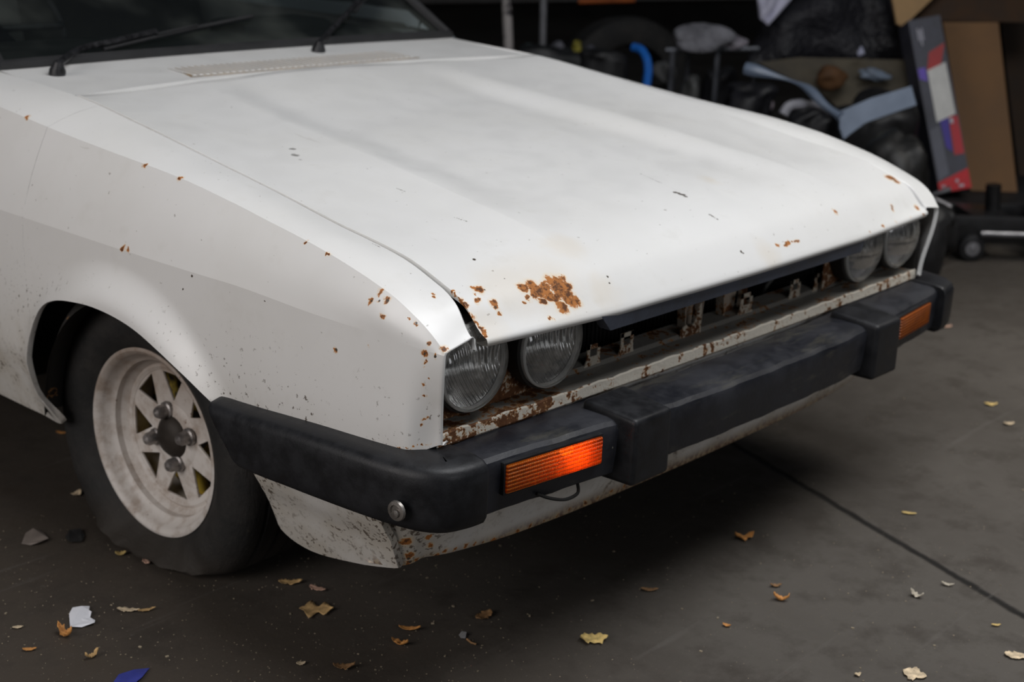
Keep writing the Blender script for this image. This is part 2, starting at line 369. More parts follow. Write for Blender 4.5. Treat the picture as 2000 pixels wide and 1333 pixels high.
for sx in (-.36,.36):
    g=MB(); g.box((sx,2.35,.42),(.5,.5,.16),bevel=.05); g.box((sx,2.62,.74),(.48,.14,.56),rot=Matrix.Rotation(-.25,4,'X'),bevel=.05); g.box((sx,2.70,1.06),(.26,.09,.12),bevel=.03)
    g.build('seat',simple('seat_cloth',(.05,.045,.04),.9),car)
g=MB(); g.lathe([(.185,.0),(.193,.008),(.2,.0),(.193,-.008),(.185,0)],(-.36,1.95,.86),(0,-.85,.5),40); g.tube([(-.55,1.95,.86),(-.17,1.95,.86)],.01); g.tube([(-.36,1.95,.86),(-.36,1.72,.76)],.02); g.build('steering_wheel',M['wiper'],car)
# ---- wipers
def wiper(px,py,arm,blade,name='wiper'):
    n=(scr(0,1)-scr(0,0)).cross(Vector((1,0,0))).normalized(); n=n if n.y<0 else -n
    def on(p,h=.012):
        d=Vector(ray(*p)); o=Vector(CP); q=scr(0,0); t=(q-o).dot(n)/d.dot(n); return o+d*t+n*h
    base=at(px,py,'Z',.842); g=MB(); g.lathe([(.017,-.006),(.017,.006),(.012,.016),(.009,.026),(0,.028)],base,(0,-.3,1),16)
    A=[base+Vector((0,0,.016))]+[on(p,.02) for p in arm]; g.tube(cat(A,5),[.0075]*(5*(len(A)-1)+1)); w=g.build(name,M['wiper'],car)
    g=MB(); B=[on(p,.010) for p in blade]; g.tube(cat(B,4),.005); g.tube([p+n*.007 for p in cat(B,4)[3:-3]],.003); g.build('wiper_blade',M['seal'],w)
wiper(112,143,[(150,112),(215,96),(300,76)],[(200,104),(340,70),(490,38)])
wiper(622,100,[(640,74),(676,36),(716,-10)],[(690,30),(760,-60),(850,-170)])
# ---- valance (chin)
rows=[]; vp=[(-.79,.12),(-.772,.075),(-.74,.038),(-.68,.018),(-.6,.008),(-.45,0),(-.25,-.004),(0,-.006)]; vp=vp+[(-x,y) for x,y in vp[-2::-1]]
vp=cat([(x,y,0) for x,y in vp],5)
zb=itp([0,.3,.5,.65,.72,.8],[.200,.201,.206,.216,.217,.205])
for p in vp:
    row=[]; ax_=abs(p.x); b=zb(ax_)
    for k in range(15):
        t=k/14; z=.452+(b-.452)*t; tuck=.055*ss((.36-z)/.18)*1.0; nx,ny=-(p.x/ax_ if ax_ else 0)*ss((ax_-.6)/.16),1-ss((ax_-.72)/.07)*.75
        row.append(Vector((p.x+nx*tuck*.85,p.y+tuck*ny,z)))
    e=row[-1]; row.append(e+Vector((0,.012,-.003))); row.append(e+Vector((0,.03,.005))); rows.append(row)
valance=grid('front_valance',rows,None,car,flip=False,recalc=False)
# ---- lower lip, tray and brackets of the grille opening
g=[]; rows=[]
for i in range(81):
    x=-.748+1.496*i/80; y=-.014+.010*(x/.76)**2; w=.0012*math.sin(x*61)+.001*math.sin(x*133)
    rows.append([Vector((x,y+.006,.440)),Vector((x,y,.447)),Vector((x,y+.001,.464+w)),Vector((x,y+.004,.466+w))])
lip=grid('grille_lip',rows,M['rust_lip'],car,flip=True)
rows=[]
for i in range(81):
    x=-.748+1.496*i/80; y=-.010+.010*(x/.76)**2; rows.append([Vector((x,y,.465)),Vector((x,y+.025,.463)),Vector((x,y+.05,.466)),Vector((x,y+.056,.472)),Vector((x,y+.10,.474)),Vector((x,y+.11,.44))])
tray=grid('grille_tray',rows,M['rust_tray'],car,flip=True)
def tab_bracket(px,py,w,h,lean=0,y=.045):
    w*=1.35; h*=1.2; c=at(px,py,'Y',y); g=MB(); z0=.466; z1=z0+h; x=c.x; t=.0022; fw=w*.22
    pts=[(x-w*.75,z0),(x-w*.5,z0+h*.35),(x-w*.5,z1),(x+w*.5,z1+lean),(x+w*.5,z0+h*.3),(x+w*.62,z0)]
    mid=z0+h*.48
    g.prism([(pts[0][0],y,pts[0][1]),(pts[1][0],y,pts[1][1]),(x-w*.5,y,mid),(x+w*.5,y,mid),(pts[4][0],y,pts[4][1]),(pts[5][0],y,pts[5][1])],(0,t,0))
    for sx in (-1,1):
        xx=x+sx*(w*.5-fw/2); g.box((xx,y+t/2,(mid+z1)/2),(fw,t,z1-mid))
    g.box((x,y+t/2,z1-fw/2),(w,t,fw)); return g.build('grille_bracket',M['rust_tab'],car)
for a in ((1157,738,.026,.034),(1222,716,.026,.036),(1454,640,.030,.038),(1550,602,.026,.034),(1597,584,.026,.032)): tab_bracket(*a)
g=MB(); c=at(1350,668,'Y',.04).x
g.prism([(c-.035,.04,.466),(c-.036,.04,.482),(c-.020,.04,.490),(c-.008,.04,.482),(c+.004,.04,.487),(c+.014,.04,.500),(c+.020,.04,.520),(c+.026,.04,.524),(c+.028,.04,.466)],(0,.0025,0)); g.build('grille_bracket',M['rust_tab'],car)
# pair of slotted bonnet-latch stays
M['rust_stay']=rusty('stay_paint',(.40,.33,.26),.62,12)
for px,w in ((1342,.062),(1420,.082)):
    c=at(px,600,'Y',.072).x; g=MB(); y=.072; zt,zs_=.606,.466
    for sx in (-1,1):
        g.prism([(c+sx*w*.55,y,zt),(c+sx*w*.28,y,zt),(c+sx*w*.20,y,.528),(c+sx*.0,y,.515),(c,y,zs_+.004),(c+sx*w*.25,y,zs_)],(0,.003,0))
        g.box((c+sx*w*.50,y-.008,.54),(.0025,.018,.13),rot=Matrix.Rotation(sx*.10,4,'Y'))
    g.build('latch_stay',M['rust_stay'],car)
g=MB(); g.box((0,.10,.590),(1.0,.09,.03),bevel=.006); g.box((0,.12,.614),(1.36,.05,.02),bevel=.004); g.build('slam_panel',M['rust_liner'],car)
g=MB(); g.prism([(-.436,-.0555,.602),(.405,-.0545,.602),(.398,-.050,.571),(-.405,-.051,.571)],(0,.022,0)); g.build('grille_top_strip',M['trim_strip'],car)
# radiator / engine bay
g=MB(); g.box((0,.24,.44),(.74,.06,.32))
for i in range(60): g.box((-.36+.72*i/59,.208,.44),(.004,.006,.30))
g.build('radiator',M['void'],car)
g=MB(); g.box((0,.42,.225),(1.2,.50,.01)); g.box((-.42,.16,.46),(.02,.2,.28)); g.box((.42,.16,.46),(.02,.2,.28)); g.box((0,.9,.32),(.9,.3,.2),bevel=.05); g.box((0,.75,.45),(.5,.7,.3),bevel=.06); g.build('engine_bay',M['void'],car)
g=MB(); pts=cat([at(1480,600,'Y',.16),at(1500,555,'Y',.15),at(1535,530,'Y',.15),at(1560,590,'Y',.16)],6); g.tube(pts,.004); g.tube(cat([at(1515,600,'Y',.17),at(1530,560,'Y',.16),at(1548,540,'Y',.16)],6),.003)
g.build('hose',simple('hose_grey',(.12,.12,.11),.6),car)
for i,(px,py) in enumerate(((1272,735),(1262,742))):
    pass
# lamp recess panels with round holes, buckets
def holed(sg):
    cu=bpy.data.curves.new('c','CURVE'); cu.dimensions='2D'; cu.fill_mode='BOTH'; cu.extrude=.0012
    def ring(cx,cy,r,n=40,rev=False):
        s=cu.splines.new('POLY'); s.points.add(n-1)
        for i in range(n):
            a=2*math.pi*i/n; s.points[i].co=(cx+r*math.cos(a),cy+r*math.sin(a),0,1)
        s.use_cyclic_u=True
    s=cu.splines.new('POLY'); L=[(.405,.47),(.765,.468),(.762,.60),(.70,.628),(.405,.618)]; s.points.add(len(L)-1)
    for i,(a,b) in enumerate(L): s.points[i].co=(sg*a,b,0,1)
    s.use_cyclic_u=True
    for cx in (.6645,.4931): ring(sg*cx,.5556,.066)
    o=bpy.data.objects.new('tmp',cu); COL.objects.link(o); dg=bpy.context.evaluated_depsgraph_get(); me=bpy.data.meshes.new_from_object(o.evaluated_get(dg)); bpy.data.objects.remove(o)
    me.transform(Matrix.Translation((0,.034,0))@Matrix.Rotation(math.pi/2,4,'X')); me.name='lamp_panel'
    return link('lamp_panel',me,M['rust_panel'],car,smooth=False)
for sg in (-1,1): holed(sg)
# lamps
def lens_mat(name,clear=.7,tint=(.8,.82,.82),crack=False):
    t=NT(name); x,y,z=t.xyz(); fl=t.math('SINE',t.math('MULTIPLY',x,2*math.pi/.0072)); up=t.ramp(z,-.005,.004)
    fl=t.math('MULTIPLY',fl,t.math('MULTIPLY_ADD',up,.8,.2)); hz=t.math('MULTIPLY',t.ramp(z,.0,-.003),t.math('SINE',t.math('MULTIPLY',z,2*math.pi/.02)))
    h=t.math('ADD',fl,t.math('MULTIPLY',hz,.8)); nb=t.bump(h,.4,.0016)
    g_=t.n('ShaderNodeBsdfGlass'); g_.inputs['Roughness'].default_value=.04; g_.inputs['IOR'].default_value=1.22; g_.inputs['Color'].default_value=tuple(tint)+(1,); t.l(nb,g_.inputs['Normal'])
    tp=t.n('ShaderNodeBsdfTransparent'); tp.inputs[0].default_value=(.9,.9,.9,1)
    gs=t.n('ShaderNodeBsdfGlossy'); gs.inputs['Roughness'].default_value=.12; t.l(nb,gs.inputs['Normal']); gs.inputs[0].default_value=(.9,.9,.9,1)
    dd=t.n('ShaderNodeBsdfDiffuse'); t.put(dd.inputs[0],t.mix(t.ramp(t.noise(60,5,.7),.4,.7),(.34,.33,.30),(.62,.60,.56)))
    a=t.n('ShaderNodeMixShader'); a.inputs[0].default_value=clear; t.l(tp.outputs[0],a.inputs[2]); t.l(gs.outputs[0],a.inputs[1])
    b=t.n('ShaderNodeMixShader'); dn=t.noise(35,5,.7); t.l(t.ramp(dn,.35,.75,.12,.36),b.inputs[0]); t.l(a.outputs[0],b.inputs[1]); t.l(dd.outputs[0],b.inputs[2])
    return t.done(b.outputs[0])
M['lens']=lens_mat('lamp_lens',.85); M['lens_far']=lens_mat('lamp_lens_dusty',.5)
rf=NT('lamp_reflector'); rn=rf.noise(50,4,.6); M['reflector']=rf.done(rf.bsdf(rf.mix(rf.ramp(rn,.3,.7),(.80,.80,.78),(.95,.95,.94)),.16,1,rf.bump(rf.math('ADD',rf.noise(24,2,.5),rf.math('MULTIPLY',rf.math('SINE',rf.math('MULTIPLY',rf.xyz()[0],900)),.35)),.9,.007)))
gr=NT('lens_edge_glass'); M['lens_edge']=gr.done(gr.bsdf((.66,.66,.63),.25,0,spec=.8,Transmission_Weight=.35))
def lamp(sg,x,y,fl,lab=None):
    c=Vector((sg*x,y,.5556)); o=empty('headlamp',c); o.parent=car
    mat=M['lens'] if sg<0 else M['lens_far']; R=.0700
    prof=[(R*math.sin(a)/math.sin(.62),.0-(.0)) for a in (0,)]
    P=[]
    for i in range(15):
        r=R*i/14; P.append((r,.028*(1-(r/R)**2)**.7))
    g=MB(); g.lathe(P,(0,0,0),(0,-1,0),64); l=g.build('lens',mat,o)
    g=MB(); g.lathe([(R-.001,.004),(R+.0018,.001),(R+.0023,-.003),(R+.001,-.008),(R-.004,-.008),(R-.003,0)],(0,0,0),(0,-1,0),64); g.build('lens_rim',M['lens_edge'],o)
    g=MB(); P=[]
    for i in range(13):
        r=(R-.003)*i/12; P.append((max(r,.006),-.058+.052*(r/R)**2))
    g.lathe(P,(0,0,0),(0,-1,0),48); rfl=g.build('reflector',M['reflector'],o)
    g=MB(); g.lathe([(0,.012),(.006,.011),(.009,.006),(.009,-.02),(0,-.02)],(0,.045,0),(0,-1,0),20); g.build('bulb',M['reflector'],rfl)
    g=MB(); g.lathe([(R+.003,-.004),(R+.006,-.008),(R+.005,-.03),(R-.003,-.055),(R-.02,-.075),(.02,-.085)],(0,0,0),(0,-1,0),48); g.build('bucket',M['rust_liner'],o)
    return o
for sg in (-1,1):
    lamp(sg,.6645,0,0); lamp(sg,.4931,-.006,0)
# ---- bumper
fy=itp([0,.2,.45,.60,.725,.76],[-.132,-.130,-.108,-.092,-.078,-.07])
bumper=empty('bumper',(0,0,0)); bumper.parent=car
rows=[]
xs_=sorted([-.735+1.47*i/60 for i in range(61)]+[-.6815,-.4845,.4935,.6535])
for x in xs_:
    y=fy(abs(x))+.004
    w=.0008*math.sin(x*47)+.0006*math.sin(x*91)
    rows.append([Vector((x,y+dy,z+w)) for dy,z in ((.10,.430),(.100,.4425),(.06,.4435),(.022,.442),(.010,.439),(.003,.433),(0,.4255),(.001,.403),(.002,.3815),(.006,.350),(.014,.344),(.06,.342),(.06,.36))])
V=[p for r in rows for p in r]; nc_=len(rows[0]); Fc=[]
for f in gridf(len(rows),nc_):
    i=f[0]//nc_; j=f[0]%nc_; xm=(xs_[i]+xs_[i+1])/2
    if j in (6,7) and (-.6815<xm<-.4845 or .4935<xm<.6535): continue
    Fc.append(f)
mesh('bar',V,Fc,M['bumper_steel'],bumper,ang=25,recalc=True)
def cap(sg):
    path=cat([(.868,.405),(.866,.30),(.858,.18),(.846,.07),(.834,0),(.818,-.045),(.79,-.078),(.75,-.090),(.722,-.091)] if 0 else [(.868,.405,0),(.866,.30,0),(.858,.18,0),(.847,.07,0),(.836,.0,0),(.820,-.047,0),(.793,-.077,0),(.757,-.089,0),(.726,-.091,0)],6)
    sec=[(-.085,.438),(-.083,.4475),(-.030,.4480),(-.012,.4450),(-.004,.4390),(-.0005,.430),(0,.415),(-.0005,.37),(-.002,.355),(-.007,.346),(-.016,.341),(-.05,.341)]
    rows=[]
    for i,p in enumerate(path):
        t=(path[min(i+1,len(path)-1)]-path[max(i-1,0)]).normalized(); n=Vector((-t.y,t.x,0)); n=n if n.dot(Vector((1,-.3,0)))>0 else -n
        s_=i/(len(path)-1); k=ss((s_-.05)/.3); zt=1-.0*(1-k); row=[]
        for o_,z in sec:
            sh=0
            if i<8: sh=-(z-.448)*-.0
            f=max(0,1-i/10); yy=-(.448-z)*.75*f
            row.append(Vector((p.x+n.x*o_,p.y+n.y*o_+yy,z-(.010*(1-ss(i/14)) if z>.4 else 0))))
        rows.append([Vector((sg*v.x,v.y,v.z)) for v in row])
    # rounded closed ends
    def shrink(r,dy,k,ax='y'):
        c=sum(r,Vector())/len(r); return [Vector((c.x+(v.x-c.x)*k,c.y+(v.y-c.y)*k,c.z+(v.z-c.z)*k))+Vector(dy) for v in r]
    rows=[shrink(rows[0],(0,.012,0),.3),shrink(rows[0],(0,.010,0),.8),shrink(rows[0],(0,.005,0),.95)]+rows+[shrink(rows[-1],(-sg*.002,0,0),.96),shrink(rows[-1],(-sg*.002,.02,0),.7)]
    o=grid('corner_cap',rows,M['black_plastic'],bumper,closed=True,caps=True,ang=50)
    return o
capn=cap(-1); cap(1)
p=at(776,998,'X',-.842); g=MB(); g.lathe([(.016,.0),(.015,.004),(.010,.005),(.009,.002),(0,.002)],p,(-1,-.1,0),16); g.lathe([(.007,.002),(.006,.006),(0,.007)],p+Vector((0,0,-.004)),(-1,-.1,0),10)
g.build('bolt',simple('dull_bolt',(.28,.26,.24),.4,.8),capn)
for sg in (-1,1):
    g=MB(); x=sg*.388; y=fy(.388)
    P=[(-.060,-.030),(.060,-.030)]
    g.box((x,y+.030,.390),(.100,.108,.114),bevel=.010,seg=4)
    for v in g.b.verts:
        if v.co.z>.42: v.co.z+=(v.co.y-(y-.024))*.10; v.co.x=x+(v.co.x-x)*.97
        if v.co.y>y+.03: v.co.x=x+(v.co.x-x)*1.12
    g.build('overrider',M['black_plastic'],bumper)
# indicators
def amber():
    t=NT('amber_lens'); x,y,z=t.xyz(); rb=t.math('SINE',t.math('MULTIPLY',z,2*math.pi/.0062)); vb_=t.math('SINE',t.math('MULTIPLY',x,2*math.pi/.0042)); nb=t.bump(t.math('ADD',rb,t.math('MULTIPLY',vb_,.5)),.8,.002)
    dk=t.math('MULTIPLY',t.ramp(rb,-1,-.3,.35,1),t.ramp(vb_,-1,-.4,.75,1)); c=t.mix(t.ramp(t.noise(18,4,.7),.35,.7),(.85,.22,.008),(.55,.13,.010)); c=t.mix(dk,(.18,.03,.003),c)
    tl=t.n('ShaderNodeBsdfTranslucent'); t.l(c,tl.inputs[0]); t.l(nb,tl.inputs['Normal'])
    tp=t.n('ShaderNodeBsdfTransparent'); t.put(tp.inputs[0],t.mix(dk,(.25,.03,.002),(1,.50,.05)))
    a=t.n('ShaderNodeMixShader'); a.inputs[0].default_value=.12; t.l(tl.outputs[0],a.inputs[1]); t.l(tp.outputs[0],a.inputs[2])
    p_=t.bsdf(c,.3,0,nb); b=t.n('ShaderNodeMixShader'); b.inputs[0].default_value=.45; t.l(a.outputs[0],b.inputs[1]); t.l(p_,b.inputs[2]); return t.done(b.outputs[0])
M['amber']=amber()
em=NT('bulb_glow'); e=em.n('ShaderNodeEmission'); e.inputs[0].default_value=(1,.62,.22,1); e.inputs[1].default_value=120; M['glow']=em.done(e.outputs[0])
for sg,x0,x1 in ((-1,-.683,-.483),(1,.492,.655)):
    xc=(x0+x1)/2; w=x1-x0; yl,yr=fy(abs(x0)),fy(abs(x1)); y=(yl+yr)/2; a=math.atan2(yr-yl,w); R_=Matrix.Rotation(a,4,'Z'); zc=.4035
    o=empty('indicator',(xc,y,zc),0); o.parent=bumper; o.rotation_euler=(0,0,a)
    g=MB(); g.box((0,-.002,0),(w,.010,.046),bevel=.003); l=g.build('amber_lens',M['amber'],o)
    g=MB()
    for s in (-1,1): g.box((0,.003,s*.0245),(w+.006,.012,.004),bevel=.001); g.box((s*(w/2+.002),.003,0),(.004,.012,.052),bevel=.001)
    g.build('frame',M['black_plastic'],o)
    if sg<0:
        g=MB(); g.lathe([(0,.016),(.006,.014),(.009,.007),(.009,0),(.006,-.006),(0,-.008)],(w*.24,.026,.0),(1,0,0),16); g.build('bulb',M['glow'],o)
    g=MB(); g.box((0,.050,0),(w,.004,.05)); g.box((0,.03,.026),(w,.04,.003)); g.box((0,.03,-.026),(w,.04,.003)); g.build('housing',simple('lamp_housing',(.5,.45,.38),.4),o)
# hanging wire below the near indicator
g=MB(); g.tube(cat([at(1048,965,'Y',-.085),at(1075,974,'Y',-.092),at(1105,976,'Y',-.094),at(1128,964,'Y',-.09),at(1128,945,'Y',-.085)],6),.0028); g.build('loose_wire',M['void'],bumper)
# small scrape details on the bar around the lamp: two light-coloured clips
for sg in (-1,1):
    g=MB(); g.box((sg*.744,.034,.535),(.004,.07,.14)); g.build('lamp_recess_side',M['rust_liner'],car)
for px,py in ((1195,870),(1220,872)):
    g=MB(); p=at(px,py,'Y',-.100); g.box(p,(.005,.006,.010),bevel=.001); g.build('clip',simple('clip_pale',(.35,.33,.27),.6),bumper)
# ---- wheel arch liner
rows=[]
for i in range(25):
    a=(math.pi-.55)*i/24; r=.335; rows.append([Vector((-x,.68+(r-(.03 if x>.81 else 0))*math.cos(a),.235+r*.94*math.sin(a)*(.93 if x>.81 else 1))) for x in (.826,.80,.70,.55,.46)])
for sg in (-1,1): grid('arch_liner',[[Vector((v.x*-sg,v.y,v.z)) for v in r] for r in rows],M['rust_liner'],car)
for sg in (-1,1):
    g=MB(); g.box((sg*.45,.68,.47),(.02,.72,.34)); g.build('inner_wing',M['void'],car)
# ---- wheels
def tyre_mat():
    t=NT('tyre_rubber'); n=t.noise(14,5,.65); b=t.noise(70,4,.7); st=t.noise(20,4,.7,t.scaled((8,1,1)))
    c=t.mix(t.ramp(n,.35,.7),(.009,.009,.009),(.022,.020,.018)); c=t.mix(t.ramp(t.xyz()[2],-.12,-.22,0,.6),c,(.040,.031,.022)); c=t.mix(t.ramp(b,.66,.75,0,.5),c,(.09,.075,.055))
    return t.done(t.bsdf(c,.75,0,t.bump(t.math('ADD',b,st),.35,.004)))
M['tyre']=tyre_mat()
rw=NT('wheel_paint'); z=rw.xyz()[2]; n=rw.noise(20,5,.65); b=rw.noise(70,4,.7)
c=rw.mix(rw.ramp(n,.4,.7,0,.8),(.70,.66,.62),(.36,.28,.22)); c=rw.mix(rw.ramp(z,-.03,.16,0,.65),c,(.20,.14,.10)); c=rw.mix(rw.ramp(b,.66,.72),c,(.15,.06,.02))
M['wheel']=rw.done(rw.bsdf(c,.5,0,rw.bump(b,.2,.002)))
def curve_disc(R,holes,extr,bev):
    cu=bpy.data.curves.new('c','CURVE'); cu.dimensions='2D'; cu.fill_mode='BOTH'; cu.extrude=extr; cu.bevel_depth=bev; cu.bevel_resolution=2
    def poly(L):
        s=cu.splines.new('POLY'); s.points.add(len(L)-1)
        for i,(a,b) in enumerate(L): s.points[i].co=(a,b,0,1)
        s.use_cyclic_u=True
    poly([(R*math.cos(2*math.pi*i/96),R*math.sin(2*math.pi*i/96)) for i in range(96)])
    for h in holes: poly(h)
    o=bpy.data.objects.new('tmp',cu); COL.objects.link(o); dg=bpy.context.evaluated_depsgraph_get(); me=bpy.data.meshes.new_from_object(o.evaluated_get(dg)); bpy.data.objects.remove(o); return me
def rtri(c_ang,ri,ro,half,rad=.006):
    P=[Vector((ri,0)),Vector((ro,-half)),Vector((ro+.004,0)),Vector((ro,half))]; out=[]
    Q=[P[0],P[1],P[3]]
    for i in range(3):
        p=Q[i]; a=(Q[i-1]-p).normalized(); b=(Q[(i+1)%3]-p).normalized(); p0=p+a*rad; p1=p+b*rad
        for k in range(6):
            t=k/5; out.append(p0*(1-t)**2+p*2*t*(1-t)+p1*t*t)
    ca,sa=math.cos(c_ang),math.sin(c_ang); return [(v.x*ca-v.y*sa,v.x*sa+v.y*ca) for v in out]
def wheel(c,sg,rz,flat=True,zg=None):
    o=empty('wheel',c,rz); o.parent=car; zc=c[2]; Rt=.292
    # tyre, outer face towards -X (local); mirrored for the other side
    prof=[(-.012,.172),(-.002,.185),(.008,.197),(.018,.215),(.022,.235),(.019,.255),(.010,.272),(-.002,.284),(-.016,.290),(-.03,.291),(-.033,.286),(-.037,.286),(-.040,.292),(-.07,.293),(-.073,.287),(-.079,.287),(-.082,.293),(-.11,.293),(-.113,.287),(-.119,.287),(-.122,.292),(-.15,.291),(-.165,.284),(-.178,.27),(-.185,.24),(-.175,.21),(-.165,.185),(-.155,.172)]
    # dir: +a is outwards
    n=120; V=[]
    for i in range(n):
        a=2*math.pi*i/n
        for (h,r) in prof:
            y=r*math.cos(a); z=r*math.sin(a); x=h; g0=-zc+.001
            low=max(0,(-z-.06)/.23)
            if flat and z<0:
                # squashed part: keep above the floor and bulge sideways
                zz=z
                if zz<g0+.04:
                    k=(g0+.04)-zz; zz=g0+.04*math.exp(-k/.04)
                    bulge=.022*ss(k/.06); side=ss((r-.172)/.05)
                    x+= bulge*(1 if h>-.08 else -1)*side*(1-ss((r-.262)/.03)*.6); 
                z=zz
                if h>-.03 and r>.19: x+=.004*math.sin(a*23)*low
            V.append(Vector((sg*x,y,z)))
    Fc=[]; m=len(prof)
    for i in range(n):
        for j in range(m-1): k=(i+1)%n; Fc.append((i*m+j,k*m+j,k*m+j+1,i*m+j+1))
    mesh('tyre',V,Fc,M['tyre'],o,ang=50,recalc=True)
    A=(sg,0,0)
    g=MB(); g.lathe([(.171,-.020),(.176,-.006),(.181,.001),(.184,.0),(.184,-.004),(.180,-.010)][::-1]+[],(0,0,0),A,96)
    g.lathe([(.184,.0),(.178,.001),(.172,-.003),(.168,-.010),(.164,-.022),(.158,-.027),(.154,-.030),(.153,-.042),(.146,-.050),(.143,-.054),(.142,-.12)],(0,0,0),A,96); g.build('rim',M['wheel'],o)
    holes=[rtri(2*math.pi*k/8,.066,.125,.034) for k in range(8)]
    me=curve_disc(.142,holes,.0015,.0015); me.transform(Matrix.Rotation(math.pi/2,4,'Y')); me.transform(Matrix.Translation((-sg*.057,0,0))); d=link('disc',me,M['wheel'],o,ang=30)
    g=MB(); g.lathe([(.144,-.055),(.137,-.050),(.130,-.053),(.128,-.057)],(0,0,0),A,64); g.lathe([(.068,-.056),(.060,-.051),(.052,-.049),(.0,-.048)],(0,0,0),A,48); g.build('disc_ridge',M['wheel'],o)
    g=MB(); g.lathe([(.042,-.050),(.041,-.046),(.031,-.036),(.018,-.032),(.0,-.031)],(0,0,0),A,32); g.build('hub_cap',simple('hub_grease',(.035,.028,.022),.6,.3),o)
    for k in range(4):
        a=math.pi/2*k-.27; g=MB(); p=(-sg*.050,.052*math.cos(a),.052*math.sin(a)); g.lathe([(.018,.0),(.017,.005),(.0135,.007),(.0130,.020),(.009,.027),(0,.030)],p,A,12); g.build('lug_nut',M['nut'],o)
    g=MB(); g.lathe([(.132,-.100),(.132,-.13)],(0,0,0),A,40); g.lathe([(.04,-.102),(.120,-.100),(.132,-.106)],(0,0,0),A,40); g.build('brake_drum',M['drum'],o)
    return o
M['nut']=simple('wheel_nut',(.30,.28,.27),.35,.7,var=.4,scale=60)
dm=NT('yellowed_brake'); M['drum']=dm.done(dm.bsdf(dm.mix(dm.ramp(dm.noise(16,3,.6),.38,.52),(.02,.015,.01),(.42,.30,.03)),.7))
wheel((-.7413,.7548,.2261),-1,.0438)
wheel((.7413,.7548,.2261),1,.0438)
for sg in (-1,1): wheel((sg*.735,3.3,.28),sg,0,False)
# ================================================================= rust marks placed where the photograph has them
dg=bpy.context.evaluated_depsgraph_get(); dg.update()
BV={}
def bv(o):
    if o.name not in BV:
        me=o.data; BV[o.name]=BVHTree.FromPolygons([v.co.copy() for v in me.vertices],[tuple(p.vertices) for p in me.polygons])
    return BV[o.name]
def hit(o,px,py):
    r=bv(o).ray_cast(Vector(CP),Vector(ray(px,py)).normalized()); return r[0]
def marks(o,L,sc=1/1150):
    out=[]
    for (px,py,r) in L:
        p=hit(o,px,py)
        if p is not None:
            dep=(p-Vector(CP)).dot(Vector(_f)); out.append((p,1.45*r*dep/F))
    return out
def seg(x0,y0,x1,y1,r,n): return [(x0+(x1-x0)*i/(n-1)+random.uniform(-1.3,1.3)*(r>2),y0+(y1-y0)*i/(n-1)+random.uniform(-1.3,1.3)*(r>2),r*random.uniform(.55,1.25)) for i in range(n)]
hr=[(1048,566,9),(1065,562,9),(1088,565,9),(1100,572,10),(1090,577,8),(1110,585,9),(1075,583,7),(1022,562,9),(1040,560,11),(1055,570,9),(1075,550,10),(1092,553,11),(1106,560,9),(1112,575,9),(1118,590,9),(1085,585,9),(1070,575,9),(1060,588,7),(1098,600,10),(1127,588,7),(1100,545,6),(1042,574,8),
    (936,565,8),(925,562,4),(928,575,3),(965,590,6),(968,598,5),(934,588,5),(975,612,4),(1032,583,4),(1024,592,3),(1076,622,4),
    (1740,348,8),(1750,354,6),(1800,383,5),(1806,387,6),(1820,392,4),(1742,402,3),(1744,410,3),(1632,414,3),(1790,406,4)]+seg(1518,480,1560,472,3.2,12)+seg(885,568,948,655,4.2,14)+seg(1700,452,1830,408,2.2,6)
hc=seg(1318,375,1338,383,3.2,8)+seg(1386,420,1402,429,2.6,7)+seg(1252,340,1292,358,1.4,12)+[(926,507,3.5),(1187,541,2.5),(1190,553,1.8),(1448,492,3),(1452,495,2)]+seg(888,425,910,432,1.5,6)+seg(775,368,790,374,1.3,8)+[(946,566,2),(968,601,2.5),(985,545,1.5)]
hy=[(1385,352,14),(1180,570,26),(950,640,30),(1075,560,60),(1500,500,22),(1100,480,30),(1000,560,50)]
hg=[(570,290,6),(578,303,7),(590,312,4)]
hood.data.materials.append(paint('bonnet_paint',marks(hood,hr),marks(hood,hc),yel=marks(hood,hy),grime=marks(hood,hg)))
fr_=[(350,347,5),(283,322,4),(52,229,4),(240,486,4),(248,489,4),(598,472,2.5),(641,498,3),(741,570,4),(725,587,4),(741,587,3.5),(757,587,4),(746,618,4),(800,622,2),(812,631,3),(848,574,3),(849,580,3),(837,669,4),(829,691,5),(850,697,3),(868,683,5),(912,672,5),(656,684,3),(722,680,2.5)]+seg(932,640,944,664,3.5,4)+[(829,707,3),(831,716,2),(837,740,1.8),(829,752,2.6),(833,775,1.6),(826,772,2),(828,818,3),(825,832,2.4),(838,802,1.4)]+seg(780,878,850,868,2.4,7)+seg(790,500,796,503,2.5,2)
fc=[(375,540,2.5),(357,565,2),(517,588,1.5),(656,683,2.5),(813,632,2.5),(850,697,3),(726,588,2),(757,588,2.5),(741,588,2),(829,692,2),(835,672,1.5),(552,379,2.5)]+seg(630,414,640,420,1.3,6)+seg(728,476,742,483,1.3,6)
fb=fender_n
fender_n.data.materials.append(paint('near_wing_paint',marks(fb,fr_),marks(fb,fc),low=1,dirt=.3))
fender_f.data.materials.append(paint('far_wing_paint',marks(fender_f,[(1836,430,4),(1830,470,4),(1822,500,4),(1795,545,8),(1808,520,6)]),low=1))
va=[(795,1060,8),(800,1085,7),(838,1050,5),(838,1065,5),(900,1075,6),(870,1078,4),(905,1020,4)]+seg(760,1108,1000,1045,4,14)+seg(1010,1040,1300,915,3.2,12)
valance.data.materials.append(paint('valance_paint',marks(valance,va),marks(valance,[(798,1092,3),(801,1098,3),(760,1090,3),(700,1020,3)]),low=2))
cowl.data.materials.append(paint('scuttle_paint'))
